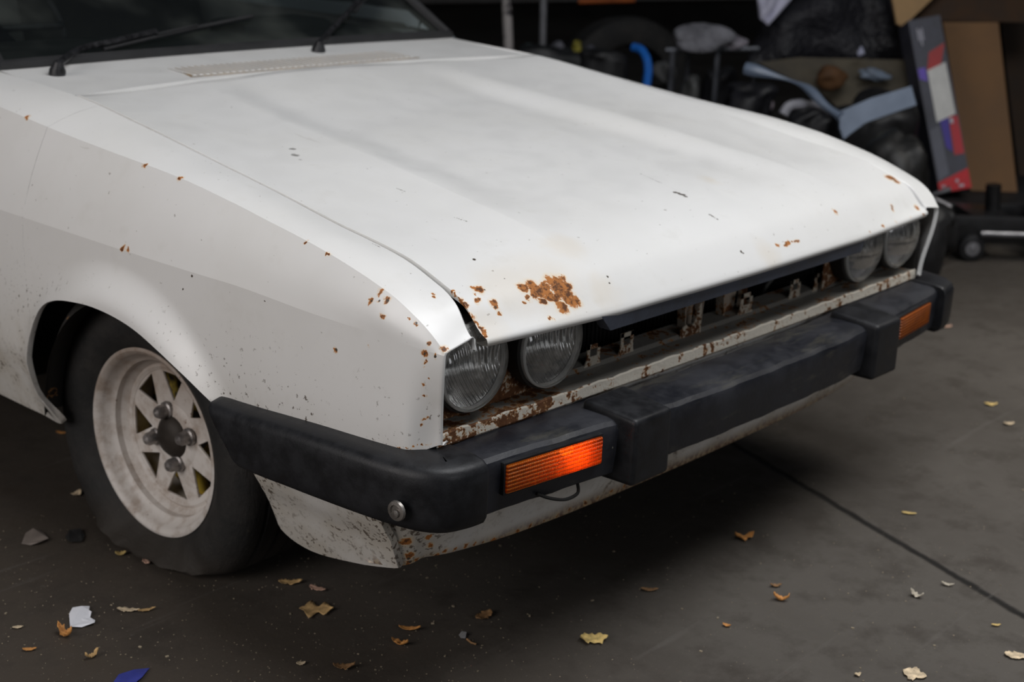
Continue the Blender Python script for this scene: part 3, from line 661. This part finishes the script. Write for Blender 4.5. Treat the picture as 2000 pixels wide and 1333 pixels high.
# ================================================================= SETTING
fl=NT('stained_concrete'); n1=fl.noise(.9,5,.6); n2=fl.noise(9,6,.65); n3=fl.noise(70,4,.6); n4=fl.noise(240,2,.5)
x,y,z=fl.xyz(); 
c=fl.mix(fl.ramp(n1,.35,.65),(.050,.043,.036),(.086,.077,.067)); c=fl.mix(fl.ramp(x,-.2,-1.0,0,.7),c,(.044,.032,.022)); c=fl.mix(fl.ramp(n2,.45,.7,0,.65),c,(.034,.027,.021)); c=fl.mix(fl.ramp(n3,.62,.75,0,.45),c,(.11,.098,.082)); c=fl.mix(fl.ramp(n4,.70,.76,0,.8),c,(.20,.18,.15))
a=floor_at(1640,992); b_=floor_at(2000,1205); d=(b_-a).normalized(); nx,ny=-d.y,d.x
w=fl.noise(14,4,.7); ld=fl.math('ABSOLUTE',fl.math('ADD',fl.math('ADD',fl.math('MULTIPLY',x,nx),fl.math('MULTIPLY',y,ny)),fl.math('MULTIPLY_ADD',w,.016,-(a.x*nx+a.y*ny)-.008)))
sm=fl.ramp(ld,.014,.003); c=fl.mix(sm,c,(.006,.005,.004))
sc_=fl.ramp(fl.noise(7,4,.7,fl.scaled((.15,3,1),(0,0,.5))),.60,.68,0,.25); c=fl.mix(sc_,c,(.12,.11,.10))
h=fl.math('ADD',fl.math('MULTIPLY',n2,.6),fl.math('ADD',fl.math('MULTIPLY',n3,.3),fl.math('MULTIPLY',sm,-2.5)))
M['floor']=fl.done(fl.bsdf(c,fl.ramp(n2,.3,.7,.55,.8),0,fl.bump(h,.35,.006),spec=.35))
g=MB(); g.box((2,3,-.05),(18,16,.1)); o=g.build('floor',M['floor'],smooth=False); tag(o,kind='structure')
M['wall']=simple('dark_brown_wall',(.012,.011,.010),.9,var=.5,scale=3)  # near-black brown wall colour with random tone variation
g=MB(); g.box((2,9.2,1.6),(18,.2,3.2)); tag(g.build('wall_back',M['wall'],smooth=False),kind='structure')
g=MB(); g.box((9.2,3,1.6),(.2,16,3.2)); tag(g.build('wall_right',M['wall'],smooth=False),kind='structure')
# ================================================================= FLOOR LITTER
def leaf_mesh(L,W,kind,curl,seed):
    r=random.Random(seed); n=14; pts=[]; V=[];Fc=[]
    top=[];bot=[]
    for i in range(n+1):
        t=i/n; w=math.sin(math.pi*t**.8)**.7*W/2
        if kind=='oak': w*=.72+.38*math.sin(t*14+seed)
        elif kind=='torn': w*=.6+.6*r.random()
        wt=w*(1+.25*(r.random()-.5)); wb=w*(1+.25*(r.random()-.5)); x=(t-.5)*L
        z=curl*(abs(t-.5)*2)**2+.001; zz=curl*.7*r.random()
        top.append((x,wt,z+zz+.001)); V+= [(x,-wb,z+zz+.0008),(x,-wb*.5,z*.9+.0006),(x,0,z*.8+.0004),(x,wt*.5,z*.9+.0007),(x,wt,z+zz*.8+.0008)]
    for i in range(n):
        for j in range(4): a=i*5+j; Fc.append((a,a+1,a+6,a+5))
    return V,Fc
def leafmat(name,c):
    t=NT(name); n=t.noise(60,4,.6); n2=t.noise(250,2,.5); col=t.mix(t.ramp(n,.35,.7),tuple(v*.6 for v in c),tuple(min(1,v*1.15) for v in c)); col=t.mix(t.ramp(n2,.68,.75),col,(.05,.03,.015)); return t.done(t.bsdf(col,.75))
LM={'tan':leafmat('dry_leaf_tan',(0.69,0.45,0.195)),'brown':leafmat('dry_leaf_brown',(0.33,0.18,0.075)),'yellow':leafmat('dry_leaf_yellow',(0.78,0.57,0.21)),'pale':leafmat('dry_leaf_pale',(0.75,0.6,0.405)),'orange':leafmat('dry_leaf_orange',(0.72,0.33,0.09)),'white':leafmat('husk_white',(.62,.56,.45)),'pink':leafmat('leaf_pink',(0.72,0.45,0.33))}
def leaf(px,py,Lp,ar,kind,mat,rot,curl,label,cat_='leaf',name='fallen_leaf'):
    p=floor_at(px,py); dep=(p-Vector(CP)).dot(Vector(_f)); L=Lp*dep/F; seed=int(px*7+py)
    V,Fc=leaf_mesh(L,L*ar,kind,curl*L,seed); o=mesh(name,V,Fc,LM[mat],ang=60); o.location=(p.x,p.y,.0012)
    o.rotation_euler=(0,0,rot-YAW); md=o.modifiers.new('s','SOLIDIFY'); md.thickness=.0006; md.offset=1
    tag(o,label,cat_,'fallen leaves and husks on the floor'); return o
LV=[(618,1194,66,1.0,'oak','tan',.1,.06,'largest tan lobed dry leaf in front of the flat tyre, on open floor'),
(567,1141,46,.5,'torn','tan',.15,.10,'narrow tan leaf scrap just in front of the flat tyre tread'),
(620,1153,36,.5,'torn','pink',-.4,.08,'small reddish leaf scrap above the big lobed leaf'),
(1160,1252,54,.85,'torn','yellow',.15,.12,'yellowish triangular leaf on lit floor in front of the shadow under the bumper'),
(945,1206,46,.55,'torn','brown',.9,.10,'crumpled brown leaf in the shadow beside a bit of foil'),
(1453,1053,40,.8,'oak','orange',.3,.25,'curled orange-brown leaf in the dark shadow under the front bumper'),
(1786,1320,46,1.0,'torn','pale',-.5,.04,'pale spotted leaf at the bottom right edge of the floor'),
(1985,1284,46,.6,'torn','pale',-.2,.05,'pale ragged leaf cut by the right edge of the view'),
(1525,1174,30,.4,'plain','orange',-.3,.35,'curved orange leaf sliver on the grey floor right of the shadow'),
(1515,1147,22,.5,'torn','brown',.1,.15,'small brown leaf crumb behind the curved orange sliver'),
(1790,1167,26,.5,'plain','white',-.7,.3,'whitish curled husk left of the dark floor joint'),
(1850,1145,24,.45,'torn','white',-.3,.15,'tiny white scrap beside the dark floor joint'),
(800,1232,42,.3,'plain','orange',0,.15,'thin straight orange leaf lying before the wing corner'),
(781,1261,34,.35,'plain','orange',-.3,.3,'thin curved orange leaf nearest the lower edge before the wing'),
(236,1085,20,.9,'torn','yellow',.3,.2,'small bright yellow leaf below the rear edge of the tyre'),
(286,1101,26,.5,'torn','pink',-.9,.15,'small pinkish leaf right of the bright yellow one'),
(128,1244,40,.45,'torn','orange',-.6,.5,'curled orange-brown leaf below the white paper scrap'),
(180,1286,30,.4,'torn','tan',.9,.4,'upright-curling tan leaf above the blue scrap'),
(58,1272,26,.4,'plain','orange',.2,.1,'flat orange leaf near the lower left corner'),
(251,1195,44,.35,'torn','pale',.0,.08,'long pale leaf strip right of the white paper'),
(287,1195,34,.3,'torn','tan',.5,.1,'narrow tan leaf strip second to the right of the white paper'),
(672,1307,42,.5,'torn','brown',.1,.2,'dull brown crumpled leaf at the lower edge, left of centre'),
(588,1299,18,.8,'torn','pale',.4,.1,'round pale leaf crumb at the lower edge left of the brown leaf'),
(1775,1005,28,.3,'plain','yellow',-.2,.05,'slim yellow leaf on the slab right of the joint start'),
(1935,792,26,.6,'torn','yellow',.1,.1,'bright yellowish leaf on the floor behind the right bumper end'),
(1970,830,22,.6,'torn','pale',.2,.1,'pale crumb right below the bright yellowish leaf'),
(1945,1224,18,.4,'plain','yellow',0,.1,'tiny yellow leaf right of the floor joint near the right edge'),
(1268,1155,34,.35,'plain','brown',0,.1,'dim brown leaf inside the shadow below the overrider'),
(1848,640,22,.6,'torn','pink',.2,.1,'pinkish leaf just past the far bumper end'),
(150,968,22,.9,'torn','pale',1.2,.2,'pale crumb behind the flat tyre at its rear edge'),
(1419,1225,16,.6,'torn','orange',-.5,.2,'tiny orange flake on the bottom middle floor'),
(1675,1321,14,.8,'torn','pale',.5,.2,'tiny pale flake left of the spotted leaf'),
(120,848,22,.4,'plain','orange',-.2,.1,'thin orange leaf under the sill behind the tyre'),
(35,1228,20,.6,'torn','pale',.3,.05,'small pale flake left of the white paper')]
for a in LV: leaf(*a)
# paper scraps
def scrap(name,pts,mat,label,cat_,fold=.004):
    fold*=.35; P=[floor_at(x,y,.002) for x,y in pts]; c=sum(P,Vector())/len(P); c.z=0; V=[(p-c)+Vector((0,0,fold*(i%3))) for i,p in enumerate(P)]
    n=len(V); V2=V+[v+Vector((0,0,.0006)) for v in V]; Fc=[tuple(range(n))[::-1],tuple(range(n,2*n))]+[(i,(i+1)%n,n+(i+1)%n,n+i) for i in range(n)]
    o=mesh(name,V2,Fc,mat,smooth=False,recalc=True); o.location=c; return tag(o,label,cat_)
scrap('paper_scrap',[(135,1200),(142,1190),(160,1189),(175,1185),(174,1195),(179,1200),(176,1207),(186,1215),(185,1221),(160,1226),(137,1227)],simple('white_paper',(.78,.79,.84),.6,var=.05),'torn white piece of folded paper on the floor in the lower left','paper',.006)
scrap('plastic_scrap',[(222,1333),(232,1320),(262,1312),(292,1306),(278,1325),(262,1340),(235,1348)],simple('blue_card',(.035,.045,.26),.5,var=.2),'dark blue pointed scrap cut by the bottom edge, lower left','scrap',.004)
scrap('foil_bit',[(896,1241),(902,1236),(911,1240),(909,1248),(900,1249)],simple('foil',(.75,.75,.75),.3,.6),'tiny shiny foil bit beside a brown leaf in front of the car','foil',.006)
scrap('plastic_film',[(42,1063),(50,1045),(65,1038),(84,1040),(95,1055),(80,1064),(60,1066)],simple('grey_film',(.19,.16,.14),.4),'greyish crumpled plastic film piece on the left floor','plastic',.008)
scrap('rubber_scrap',[(128,1050),(135,1038),(158,1036),(165,1048),(160,1060),(135,1062)],simple('dark_rubber',(.02,.02,.02),.6),'dark rubber scrap beside the crumpled plastic film','rubber',.005)
# twig
g=MB(); g.tube([floor_at(912,1249,.004),floor_at(920,1256,.004),floor_at(930,1259,.003)],.0018,6); tag(g.build('twig',LM['brown']),'short brown twig next to the tiny foil bit','twig')
# grit
g=MB(); rr=random.Random(3)
for i in range(1500):
    px=rr.uniform(-40,2040); py=rr.uniform(520,1345)
    if px<1000 and py<1000: py=rr.uniform(1000,1345)
    p=floor_at(px,py); s=rr.uniform(.0004,.0014)*(2.2 if rr.random()<.06 else 1)
    if p.length>8: continue
    g.box((p.x,p.y,s*.3),(s*2,s*1.2,s*.7),rot=rr.uniform(0,3))
tag(g.build('floor_grit',simple('grit',(.24,.20,.14),.9,var=.6,scale=9),smooth=False),'scattered pale grit and leaf crumbs over the concrete','grit',kind='stuff')
# ================================================================= BACKGROUND CLUTTER
def facing(extra=0): return -YAW+extra
def slab(name,pts,depth,thick,mat,**k):
    """real panel standing at a distance, outlined by its corners"""
    g=MB(); P=[atd(x,y,depth if not isinstance(depth,(list,tuple)) else depth[i]) for i,(x,y) in enumerate(pts)]
    g.prism(P,Vector(_f)*thick); return g.build(name,mat,smooth=False,**k)
blk=simple('black_sheet',(.012,.012,.016),.55,var=.3,scale=3,bump=.5,bd=.05)
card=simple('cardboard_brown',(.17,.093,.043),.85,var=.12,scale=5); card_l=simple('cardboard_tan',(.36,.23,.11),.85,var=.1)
# --- trolley jack
J=floor_at(1872,506); 
jack=empty('trolley_jack',(J.x,J.y,0),-YAW+.05); tag(jack,'black trolley jack on small steel wheels at the far right','jack')
jb=simple('jack_black',(.012,.012,.013),.4,.2); js=simple('jack_steel',(.30,.30,.32),.35,.8)
g=MB()
for s in (-1,1): g.box((.30,.10+s*.11,.115),(.70,.012,.10),bevel=.004)
g.box((.10,.10,.12),(.14,.20,.09),bevel=.01); g.box((.42,.10,.14),(.26,.16,.10),bevel=.01); g.build('body',jb,jack)
g=MB(); g.tube([(.05,-.05,.108),(.62,-.05,.108)],.011,12); g.build('side_rod',js,jack)
for x,y in ((.03,-.03),(.03,.23),(.56,-.03),(.56,.23)):
    g=MB(); g.lathe([(.0,.016),(.030,.016),(.046,.012),(.050,.004),(.050,-.010),(.044,-.016),(0,-.016)],(x,y,.050),(0,-1,0),28); wj=g.build('wheel',jb,jack)
    g=MB(); g.lathe([(0,.022),(.010,.021),(.013,.017),(.026,.016)],(x,y,.050),(0,-1,0),20); g.build('wheel_hub',js,wj)
g=MB(); g.tube([(.14,.10,.15),(.13,.10,.26)],.028,12); g.build('handle_socket',jb,jack)
g=MB(); g.tube([(-.02,.10,.17),(-.10,.11,.21),(-.03,.09,.24)],.012,8); g.build('bracket_arm',js,jack)
# --- low black plinth/machine behind the jack on which the boxes stand
def standing(px,py,depth): return atd(px,py,depth)
P0=floor_at(1800,478); 
zb_=atd(1865,388,5.6).z-.004; c=atd(1940,388,5.85); g=MB(); g.box((c.x+.04,c.y-.02,zb_/2),(1.05,.62,zb_),rot=facing(),bevel=.01); pl_=g.build('platform',simple('platform_black',(.010,.010,.011),.6)); tag(pl_,'low black platform under the upright boxes at the right','platform')
zt=.20
# printed tall carton (leaning)
def carton(name,base,size,rot,mats,label,cat_):
    o=empty(name,base,0); o.rotation_euler=rot; tag(o,label,cat_); g=MB(); g.box((0,0,size[2]/2),size,bevel=.002); g.build('carton_body',mats,o,smooth=False); return o
dpb=5.6
def onb(px,py,d=dpb): return atd(px,py,d)
b0=onb(1833,388); b1=onb(1896,384); t0=onb(1768,62); t1=onb(1838,36)
ex=(b1-b0); ez=((t0-b0)+(t1-b1))/2; W_=ex.length; H_=ez.length; ez.normalize(); ex=(ex-ez*ex.dot(ez)).normalized(); ey=ez.cross(ex)
RM=Matrix(((ex.x,ey.x,ez.x,0),(ex.y,ey.y,ez.y,0),(ex.z,ey.z,ez.z,0),(0,0,0,1)))
bx=bpy.data.objects.new('printed_carton',None); COL.objects.link(bx); bx.matrix_world=Matrix.Translation((b0+b1)/2+Vector((0,0,.028)))@RM; tag(bx,'tall leaning dark grey carton with red, blue and white print at the right','carton')
gm=simple('carton_print_grey',(.045,.047,.065),.5,var=.35,scale=9)
g=MB(); g.box((0,.07,H_/2),(W_,.14,H_)); g.build('carton_body',gm,bx,smooth=False)
def patch(name,L,col,y=-.0015,rough=.5):
    g=MB(); g.prism([((a-.5)*W_,y,b*H_) for a,b in L],(0,.001,0)); g.build(name,simple(name+'_ink',col,rough,var=.12),bx,smooth=False)
patch('red_band',[(0,0.0),(1,0.0),(1,.115),(0,.06)],(.50,.008,.015))
patch('white_label',[(.30,.40),(.92,.43),(.90,.73),(.30,.70)],(.55,.55,.53),-.003)
patch('red_stripe',[(.66,.20),(.97,.20),(.97,.42),(.70,.42)],(.42,.02,.03)); patch('red_triangle',[(.30,.70),(.75,.72),(.98,.84),(.45,.80)],(.35,.02,.02),-.002)
patch('blue_stripe',[(.45,.25),(.62,.22),(.68,.42),(.40,.42)],(.05,.03,.28)); patch('blue_corner',[(.02,.66),(.26,.64),(.26,.72),(.02,.72)],(.12,.07,.42))
patch('grey_lighter_panel',[(.05,.07),(.40,.10),(.36,.38),(.04,.36)],(.10,.105,.135),-.001)
for i,(a,b,w_,h_) in enumerate(((.20,.91,.035,.07),(.27,.89,.035,.09),(.34,.91,.03,.07),(.55,.052,.08,.018),(.62,.022,.16,.014),(.10,.035,.10,.012),(.70,.395,.10,.03))):
    patch('print_mark',[(a,b-h_/2),(a+w_,b-h_/2),(a+w_,b+h_/2),(a,b+h_/2)],(.42,.42,.48),-.0045)
# plain brown carton behind
def leanbox(name,bl,br,tl,tr,depth,thick,mat,label,cat_):
    g=MB(); P=[atd(*p,depth) for p in (bl,br,tr,tl)]
    if bl[1]>300:
        for q in P[:2]: q.z=zb_+.003
    g.prism(P,Vector((_f[0],_f[1],0)).normalized()*thick); o=g.build(name,mat,smooth=False); return tag(o,label,cat_)
leanbox('cardboard_box',(1893,388),(1985,388),(1842,44),(1950,44),5.78,.33,card,'tall plain brown cardboard box behind the printed carton','box')
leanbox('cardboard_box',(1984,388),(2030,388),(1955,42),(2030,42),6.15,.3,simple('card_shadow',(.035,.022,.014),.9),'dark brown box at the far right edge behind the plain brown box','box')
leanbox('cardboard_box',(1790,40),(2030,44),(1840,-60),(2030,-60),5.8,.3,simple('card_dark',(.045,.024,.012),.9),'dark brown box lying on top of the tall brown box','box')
o=slab('cardboard_flap',[(1738,-30),(1850,-30),(1764,52),(1752,46)],5.72,.02,card_l); tag(o,'folded tan cardboard flap hanging at the top right beside the black tarp','cardboard')
# black tarp draped over bench
def drape(name,outline,depth,mat,label,cat_,bulge=.10,n=26,seed=1,fold=.03):
    """a draped sheet: grid over the outline's bounding rows with folds"""
    top,bot=outline; V=[];rows=[]
    r=random.Random(seed); ph=[r.uniform(0,6) for _ in range(5)]
    for i in range(n+1):
        t=i/n; row=[]
        for j in range(n+1):
            s_=j/n
            def on(L,s_):
                k=s_*(len(L)-1); a=int(min(k,len(L)-2)); f=k-a; return (L[a][0]*(1-f)+L[a+1][0]*f,L[a][1]*(1-f)+L[a+1][1]*f)
            a=on(top,s_); b=on(bot,s_); px=a[0]*(1-t)+b[0]*t; py=a[1]*(1-t)+b[1]*t
            d=depth-bulge*math.sin(math.pi*s_)*math.sin(math.pi*min(1,t*.9+.1))+fold*math.sin(9*s_+ph[0]+3*t)+fold*.6*math.sin(17*s_+ph[1]-5*t)+fold*.4*math.sin(13*t+ph[2]+4*s_)
            row.append(atd(px,py,d))
        rows.append(row)
    o=grid(name,rows,mat,None,ang=180); md=o.modifiers.new('s','SOLIDIFY'); md.thickness=.004; return tag(o,label,cat_)
drape('black_tarp',([(1520,-40),(1600,-50),(1700,-50),(1745,-30)],[(1455,128),(1560,128),(1680,140),(1775,135)]),6.02,blk,'large black tarp draped over the junk at the upper right','tarp',.10)
drape('white_cloth',([(1476,-30),(1580,-40)],[(1484,36),(1500,50)]),5.86,simple('lavender_cloth',(.50,.50,.62),.8,var=.08),'pale lavender cloth corner hanging over the black tarp','cloth',.02,12,2,.01)
# metal bench frame behind the bonnet with crumpled plastic
steel=simple('dull_steel',(.10,.105,.12),.45,.5,var=.4,scale=10)
g=MB()
L=lambda a,b,r,d1=6.0,d2=6.0: g.tube([atd(*a,d1),atd(*b,d2)],r,10)
def leg_(a,r,d=6.0):
    p=atd(*a,d); g.tube([p,Vector((p.x,p.y,.0))],r,10)
leg_((1314,98),.012); leg_((1345,98),.010,6.15); leg_((1402,97),.012); leg_((1478,95),.012,6.2); L((1300,98),(1482,95),.012); g.build('frame_tmp',steel)
o=bpy.data.objects['frame_tmp']; o.name='metal_stand'; tag(o,'grey tubular metal stand under the crumpled clear plastic','stand')
pls=simple('crumpled_plastic',(.28,.28,.31),.3,var=.35,scale=8,bump=.8,bd=.05)
def crumple(name,px,py,w,h,depth,mat,label,cat_,seed=0,sub=3,parent=None,zs=1,down=False):
    b=bmesh.new(); bmesh.ops.create_icosphere(b,subdivisions=sub+1,radius=1); r=random.Random(seed); ph=[(Vector((r.uniform(-1,1),r.uniform(-1,1),r.uniform(-1,1)))*r.uniform(2,6),r.uniform(0,6)) for _ in range(9)]
    for v in b.verts:
        k=1+sum(.07*math.sin(v.co.dot(a)+p_) for a,p_ in ph); k+=r.uniform(-.03,.03); v.co*=k
    c=atd(px,py,depth); sx=w/2*depth/F; sz=h/2*depth/F
    Rm=Matrix.Rotation(-YAW,4,'Z')
    for v in b.verts: v.co=Rm@Vector((v.co.x*sx,v.co.y*min(sx,sz)*1.2,v.co.z*sz))
    if down:
        m_=min(v.co.z for v in b.verts)
        for v in b.verts:
            if v.co.z<0: q_=v.co.z/m_; v.co.z*=(c.z-.002)/-m_; v.co.x*=1+.12*min(1,q_*3)*(1-q_); v.co.y*=1+.12*min(1,q_*3)*(1-q_)
    me=bpy.data.meshes.new(name); b.to_mesh(me); b.free(); o=link(name,me,mat,parent,ang=50); o.location=c; return tag(o,label,cat_)
crumple('plastic_bag',1372,73,115,50,5.95,pls,'crumpled translucent grey plastic bag on the metal stand','bag',3)
crumple('plastic_bag',1436,84,50,26,6.0,simple('greyish_wrap',(.26,.24,.27),.5),'small pinkish-grey wrap right of the crumpled plastic bag','wrap',5)
crumple('tin_can',1300,140,42,60,6.1,simple('grey_can',(.10,.10,.10),.5),'dull grey bundle standing right of the blue strap','bundle',8)
# worn tyre with blue strap
def bgtyre(px,py,R,depth,tilt,label):
    o=empty('old_tyre',atd(px,py,depth)); o.rotation_euler=tilt; tag(o,label,'tyre')
    g=MB(); w=R*.3; P=[(R*.6,-w*.6),(R*.62,-w),(R*.8,-w*1.1),(R*.95,-w*.9),(R,-w*.5),(R,w*.5),(R*.95,w*.9),(R*.8,w*1.1),(R*.62,w),(R*.6,w*.6),(R*.6,-w*.6)]
    g.lathe(P,(0,0,0),(0,0,1),40); g.build('tyre_body',M['tyre'],o); return o
bgtyre(1218,172,.33,6.75,(1.45,.1,-YAW+.3),'upright dark tyre carrying the blue strap behind the bonnet')
g=MB(); P=cat([atd(1236,92,5.9),atd(1252,97,5.88),atd(1263,115,5.86),(atd(1266,140,5.86)),atd(1262,175,5.86),atd(1262,230,5.9),Vector((atd(1262,230,5.9).x,atd(1262,230,5.9).y,.02))],6); g.tube(P,.0175,8)
tag(g.build('blue_strap',simple('blue_hose',(.015,.16,.62),.4,var=.15)),'bright blue curved hose behind the bonnet edge','hose')
# poles
for (a,b,r,m,lab) in (((988,-30),(1000,260),.022,'p1','slim upright pole with peeling white paint and rust at the top'),((1062,-30),(1056,260),.016,'p2','thin grey upright pole right of the peeling white one')):
    if m=='p1':
        t=NT('peeling_pole'); zz=t.xyz()[2]; c=t.mix(t.ramp(t.noise(9,4,.7),.42,.52),(.03,.025,.03),(.48,.44,.42)); c=t.mix(t.ramp(zz,.93,.98),c,(.30,.08,.02)); mt=t.done(t.bsdf(c,.6))
    else: mt=simple('grey_pole',(.16,.16,.17),.5)
    g=MB(); top=atd(*a,6.4); bt=atd(*b,6.4); d_=(bt-top); bt=top+d_*(top.z/(top.z-bt.z)); g.tube([top,bt],r,12); o=g.build('pole',mt); tag(o,lab,'pole')
# dark shelf rack along back with horizontal beam
P=atd(1150,4,7.0)
g=MB(); a=atd(700,8,7.4); b=atd(1500,-2,7.0); g.prism([a,b,b+Vector((0,0,.10)),a+Vector((0,0,.10))],Vector(_f)*.08); tag(g.build('shelf_beam',simple('beam_grey',(.035,.033,.032),.7),smooth=False),'dark horizontal steel shelf beam across the top of the view','beam')
g=MB(); a=atd(1130,3,6.95); b=atd(1240,0,6.95); g.tube([a,b],.012,8); tag(g.build('orange_rod',simple('orange_rod',(.40,.10,.02),.6)),'short orange rod on the shelf beam at the top','rod')
# clutter heap behind bonnet
rc=random.Random(11)
for i,(px,py,w,h,c,lab) in enumerate(((1035,98,34,26,(.03,.045,.045),'dark green-grey lump at the foot of the thin pole'),(1090,90,26,20,(.13,.13,.15),'small pale grey part on the dark heap behind the bonnet'),(1127,96,18,34,(.28,.24,.03),'yellowish part on the dark heap behind the bonnet'),(1150,105,20,28,(.13,.13,.16),'small silvery part right of the yellowish one'),(1075,112,150,44,(.010,.011,.012),'wide black heap of parts behind the bonnet edge'),(1180,120,90,40,(.008,.008,.009),'black sack left of the upright tyre'),
    (1470,190,90,60,(.010,.010,.013),'black sack in front of the metal stand'),(1405,160,60,60,(.035,.035,.04),'dark grey bundle between the stand legs'),(1350,170,34,50,(.06,.062,.06),'grey-green bundle at the foot of the metal stand'),
    (1497,200,26,34,(.20,.17,.19),'small pinkish-grey rag by the black sack'),(1700,235,150,110,(.006,.006,.007),'large black sack below the pale blue panel'),(1590,235,100,60,(.006,.006,.008),'black sack below the curved blue trim'),(1755,330,110,160,(.006,.006,.006),'tall black sack beside the printed carton'),
    (1735,275,50,46,(.035,.036,.032),'grey crumpled foil on the black sack by the carton'),(1800,440,120,80,(.007,.007,.008),'black sack on the floor by the far wing'),(1840,430,60,60,(.010,.010,.011),'black part beneath the printed carton'))):
    dp={1700:5.42,1590:5.6,1755:4.95,1735:4.98,1800:4.7,1840:5.1,1470:5.65,1497:5.65,1405:6.45,1350:5.72,1180:5.8}.get(px,6.2)
    crumple('junk_heap' if w>100 else 'bundle',px,py,w,h,dp,simple('junk%d'%i,c,.55,var=.5,scale=12),lab,'sack' if 'sack' in lab else 'junk',20+i,down=not any(q in lab for q in ('small','yellow','foil')))
# pale blue body panel frame with curved trim
bl=simple('pale_blue_paint',(.14,.18,.25),.35,var=.12,scale=6)
pan=empty('scrap_bodywork',atd(1650,230,5.2)); tag(pan,'pale blue scrap car panel with a curved arm, lying among the black sacks','car panel')
def ppart(name,pts,depth,thick,mat):
    g=MB(); P=[atd(x,y,depth)-pan.location for x,y in pts]; g.prism(P,Vector(_f)*thick); return g.build(name,mat,pan,smooth=False)
ppart('wide_band',[(1640,218),(1700,192),(1780,168),(1790,205),(1740,222),(1690,240),(1660,262),(1648,272),(1640,250)],5.0,.02,bl)
g=MB(); g.tube([p-pan.location for p in cat([atd(1455,134,5.15),atd(1490,142,5.13),atd(1545,158,5.1),atd(1580,175,5.06),atd(1610,205,5.03),atd(1642,228,5.0)],6)],[.022-.012*math.sin(math.pi*i/30)+.006*math.sin(i*.4) for i in range(31)],8); g.build('curved_arm',bl,pan)
g=MB(); g.tube([p-pan.location for p in cat([atd(1530,224,5.1),atd(1545,206,5.1),atd(1590,204,5.12),atd(1620,216,5.15)],6)],[.018]*10+[.012]*9,8); g.build('lower_arm',simple('pale_grey_trim',(.24,.24,.27),.5),pan)
o=slab('plywood_sheet',[(1480,122),(1560,112),(1790,118),(1785,172),(1700,192),(1642,214),(1600,180),(1545,155)],5.80,.02,simple('muddy_board',(.085,.072,.05),.8,var=.45,scale=5)); tag(o,'muddy brown board lying behind the pale blue panel','board')
crumple('paper_wad',1708,146,60,26,5.74,simple('blue_paper',(.16,.20,.26),.6),'pale bluish wad of paper on the muddy board','paper',41)
crumple('rust_lump',1620,150,60,44,5.71,simple('rust_lump',(.10,.045,.015),.8),'rust-brown lump on the muddy board','junk',42)
crumple('paper_wad',1682,99,12,18,5.70,simple('white_bit',(.40,.42,.55),.6),'tiny white bit shining on the black tarp','paper',43)
# ================================================================= LIGHT
w=bpy.data.worlds.new('world'); S.world=w; w.use_nodes=True; bg=w.node_tree.nodes['Background']; bg.inputs[0].default_value=(.80,.88,1,1); bg.inputs[1].default_value=.028
def area(name,loc,target,size,power,col,sy=None):
    l=bpy.data.lights.new(name,'AREA'); l.energy=power; l.color=col; l.shape='RECTANGLE'; l.size=size; l.size_y=sy or size
    o=bpy.data.objects.new(name,l); COL.objects.link(o); o.location=loc; o.rotation_euler=(Vector(target)-Vector(loc)).to_track_quat('-Z','Y').to_euler(); return o
area('ceiling_light',(-.1,-.75,3.1),(0,-.1,0),2.4,70,(.97,.98,1),1.5)
area('doorway_light',(-4.2,.6,1.9),(-.5,.6,.5),2.4,60,(1,.945,.92),2.0)
area('front_fill_light',(-1.5,-6.0,2.6),(0,0,.4),3.2,40,(.95,.96,1),1.6)  # added soft fill behind the camera, brightens headlamp reflectors and front faces
o_=area('side_ceiling_light',(2.4,-1.1,3.1),(2.1,-1.0,0),1.2,26,(1,.95,.88),1.2); o_.data.spread=math.radians(85)
S.view_settings.view_transform='Standard'; S.view_settings.look='None'; S.view_settings.gamma=1; S.view_settings.exposure=.07; S.view_settings.use_curve_mapping=False
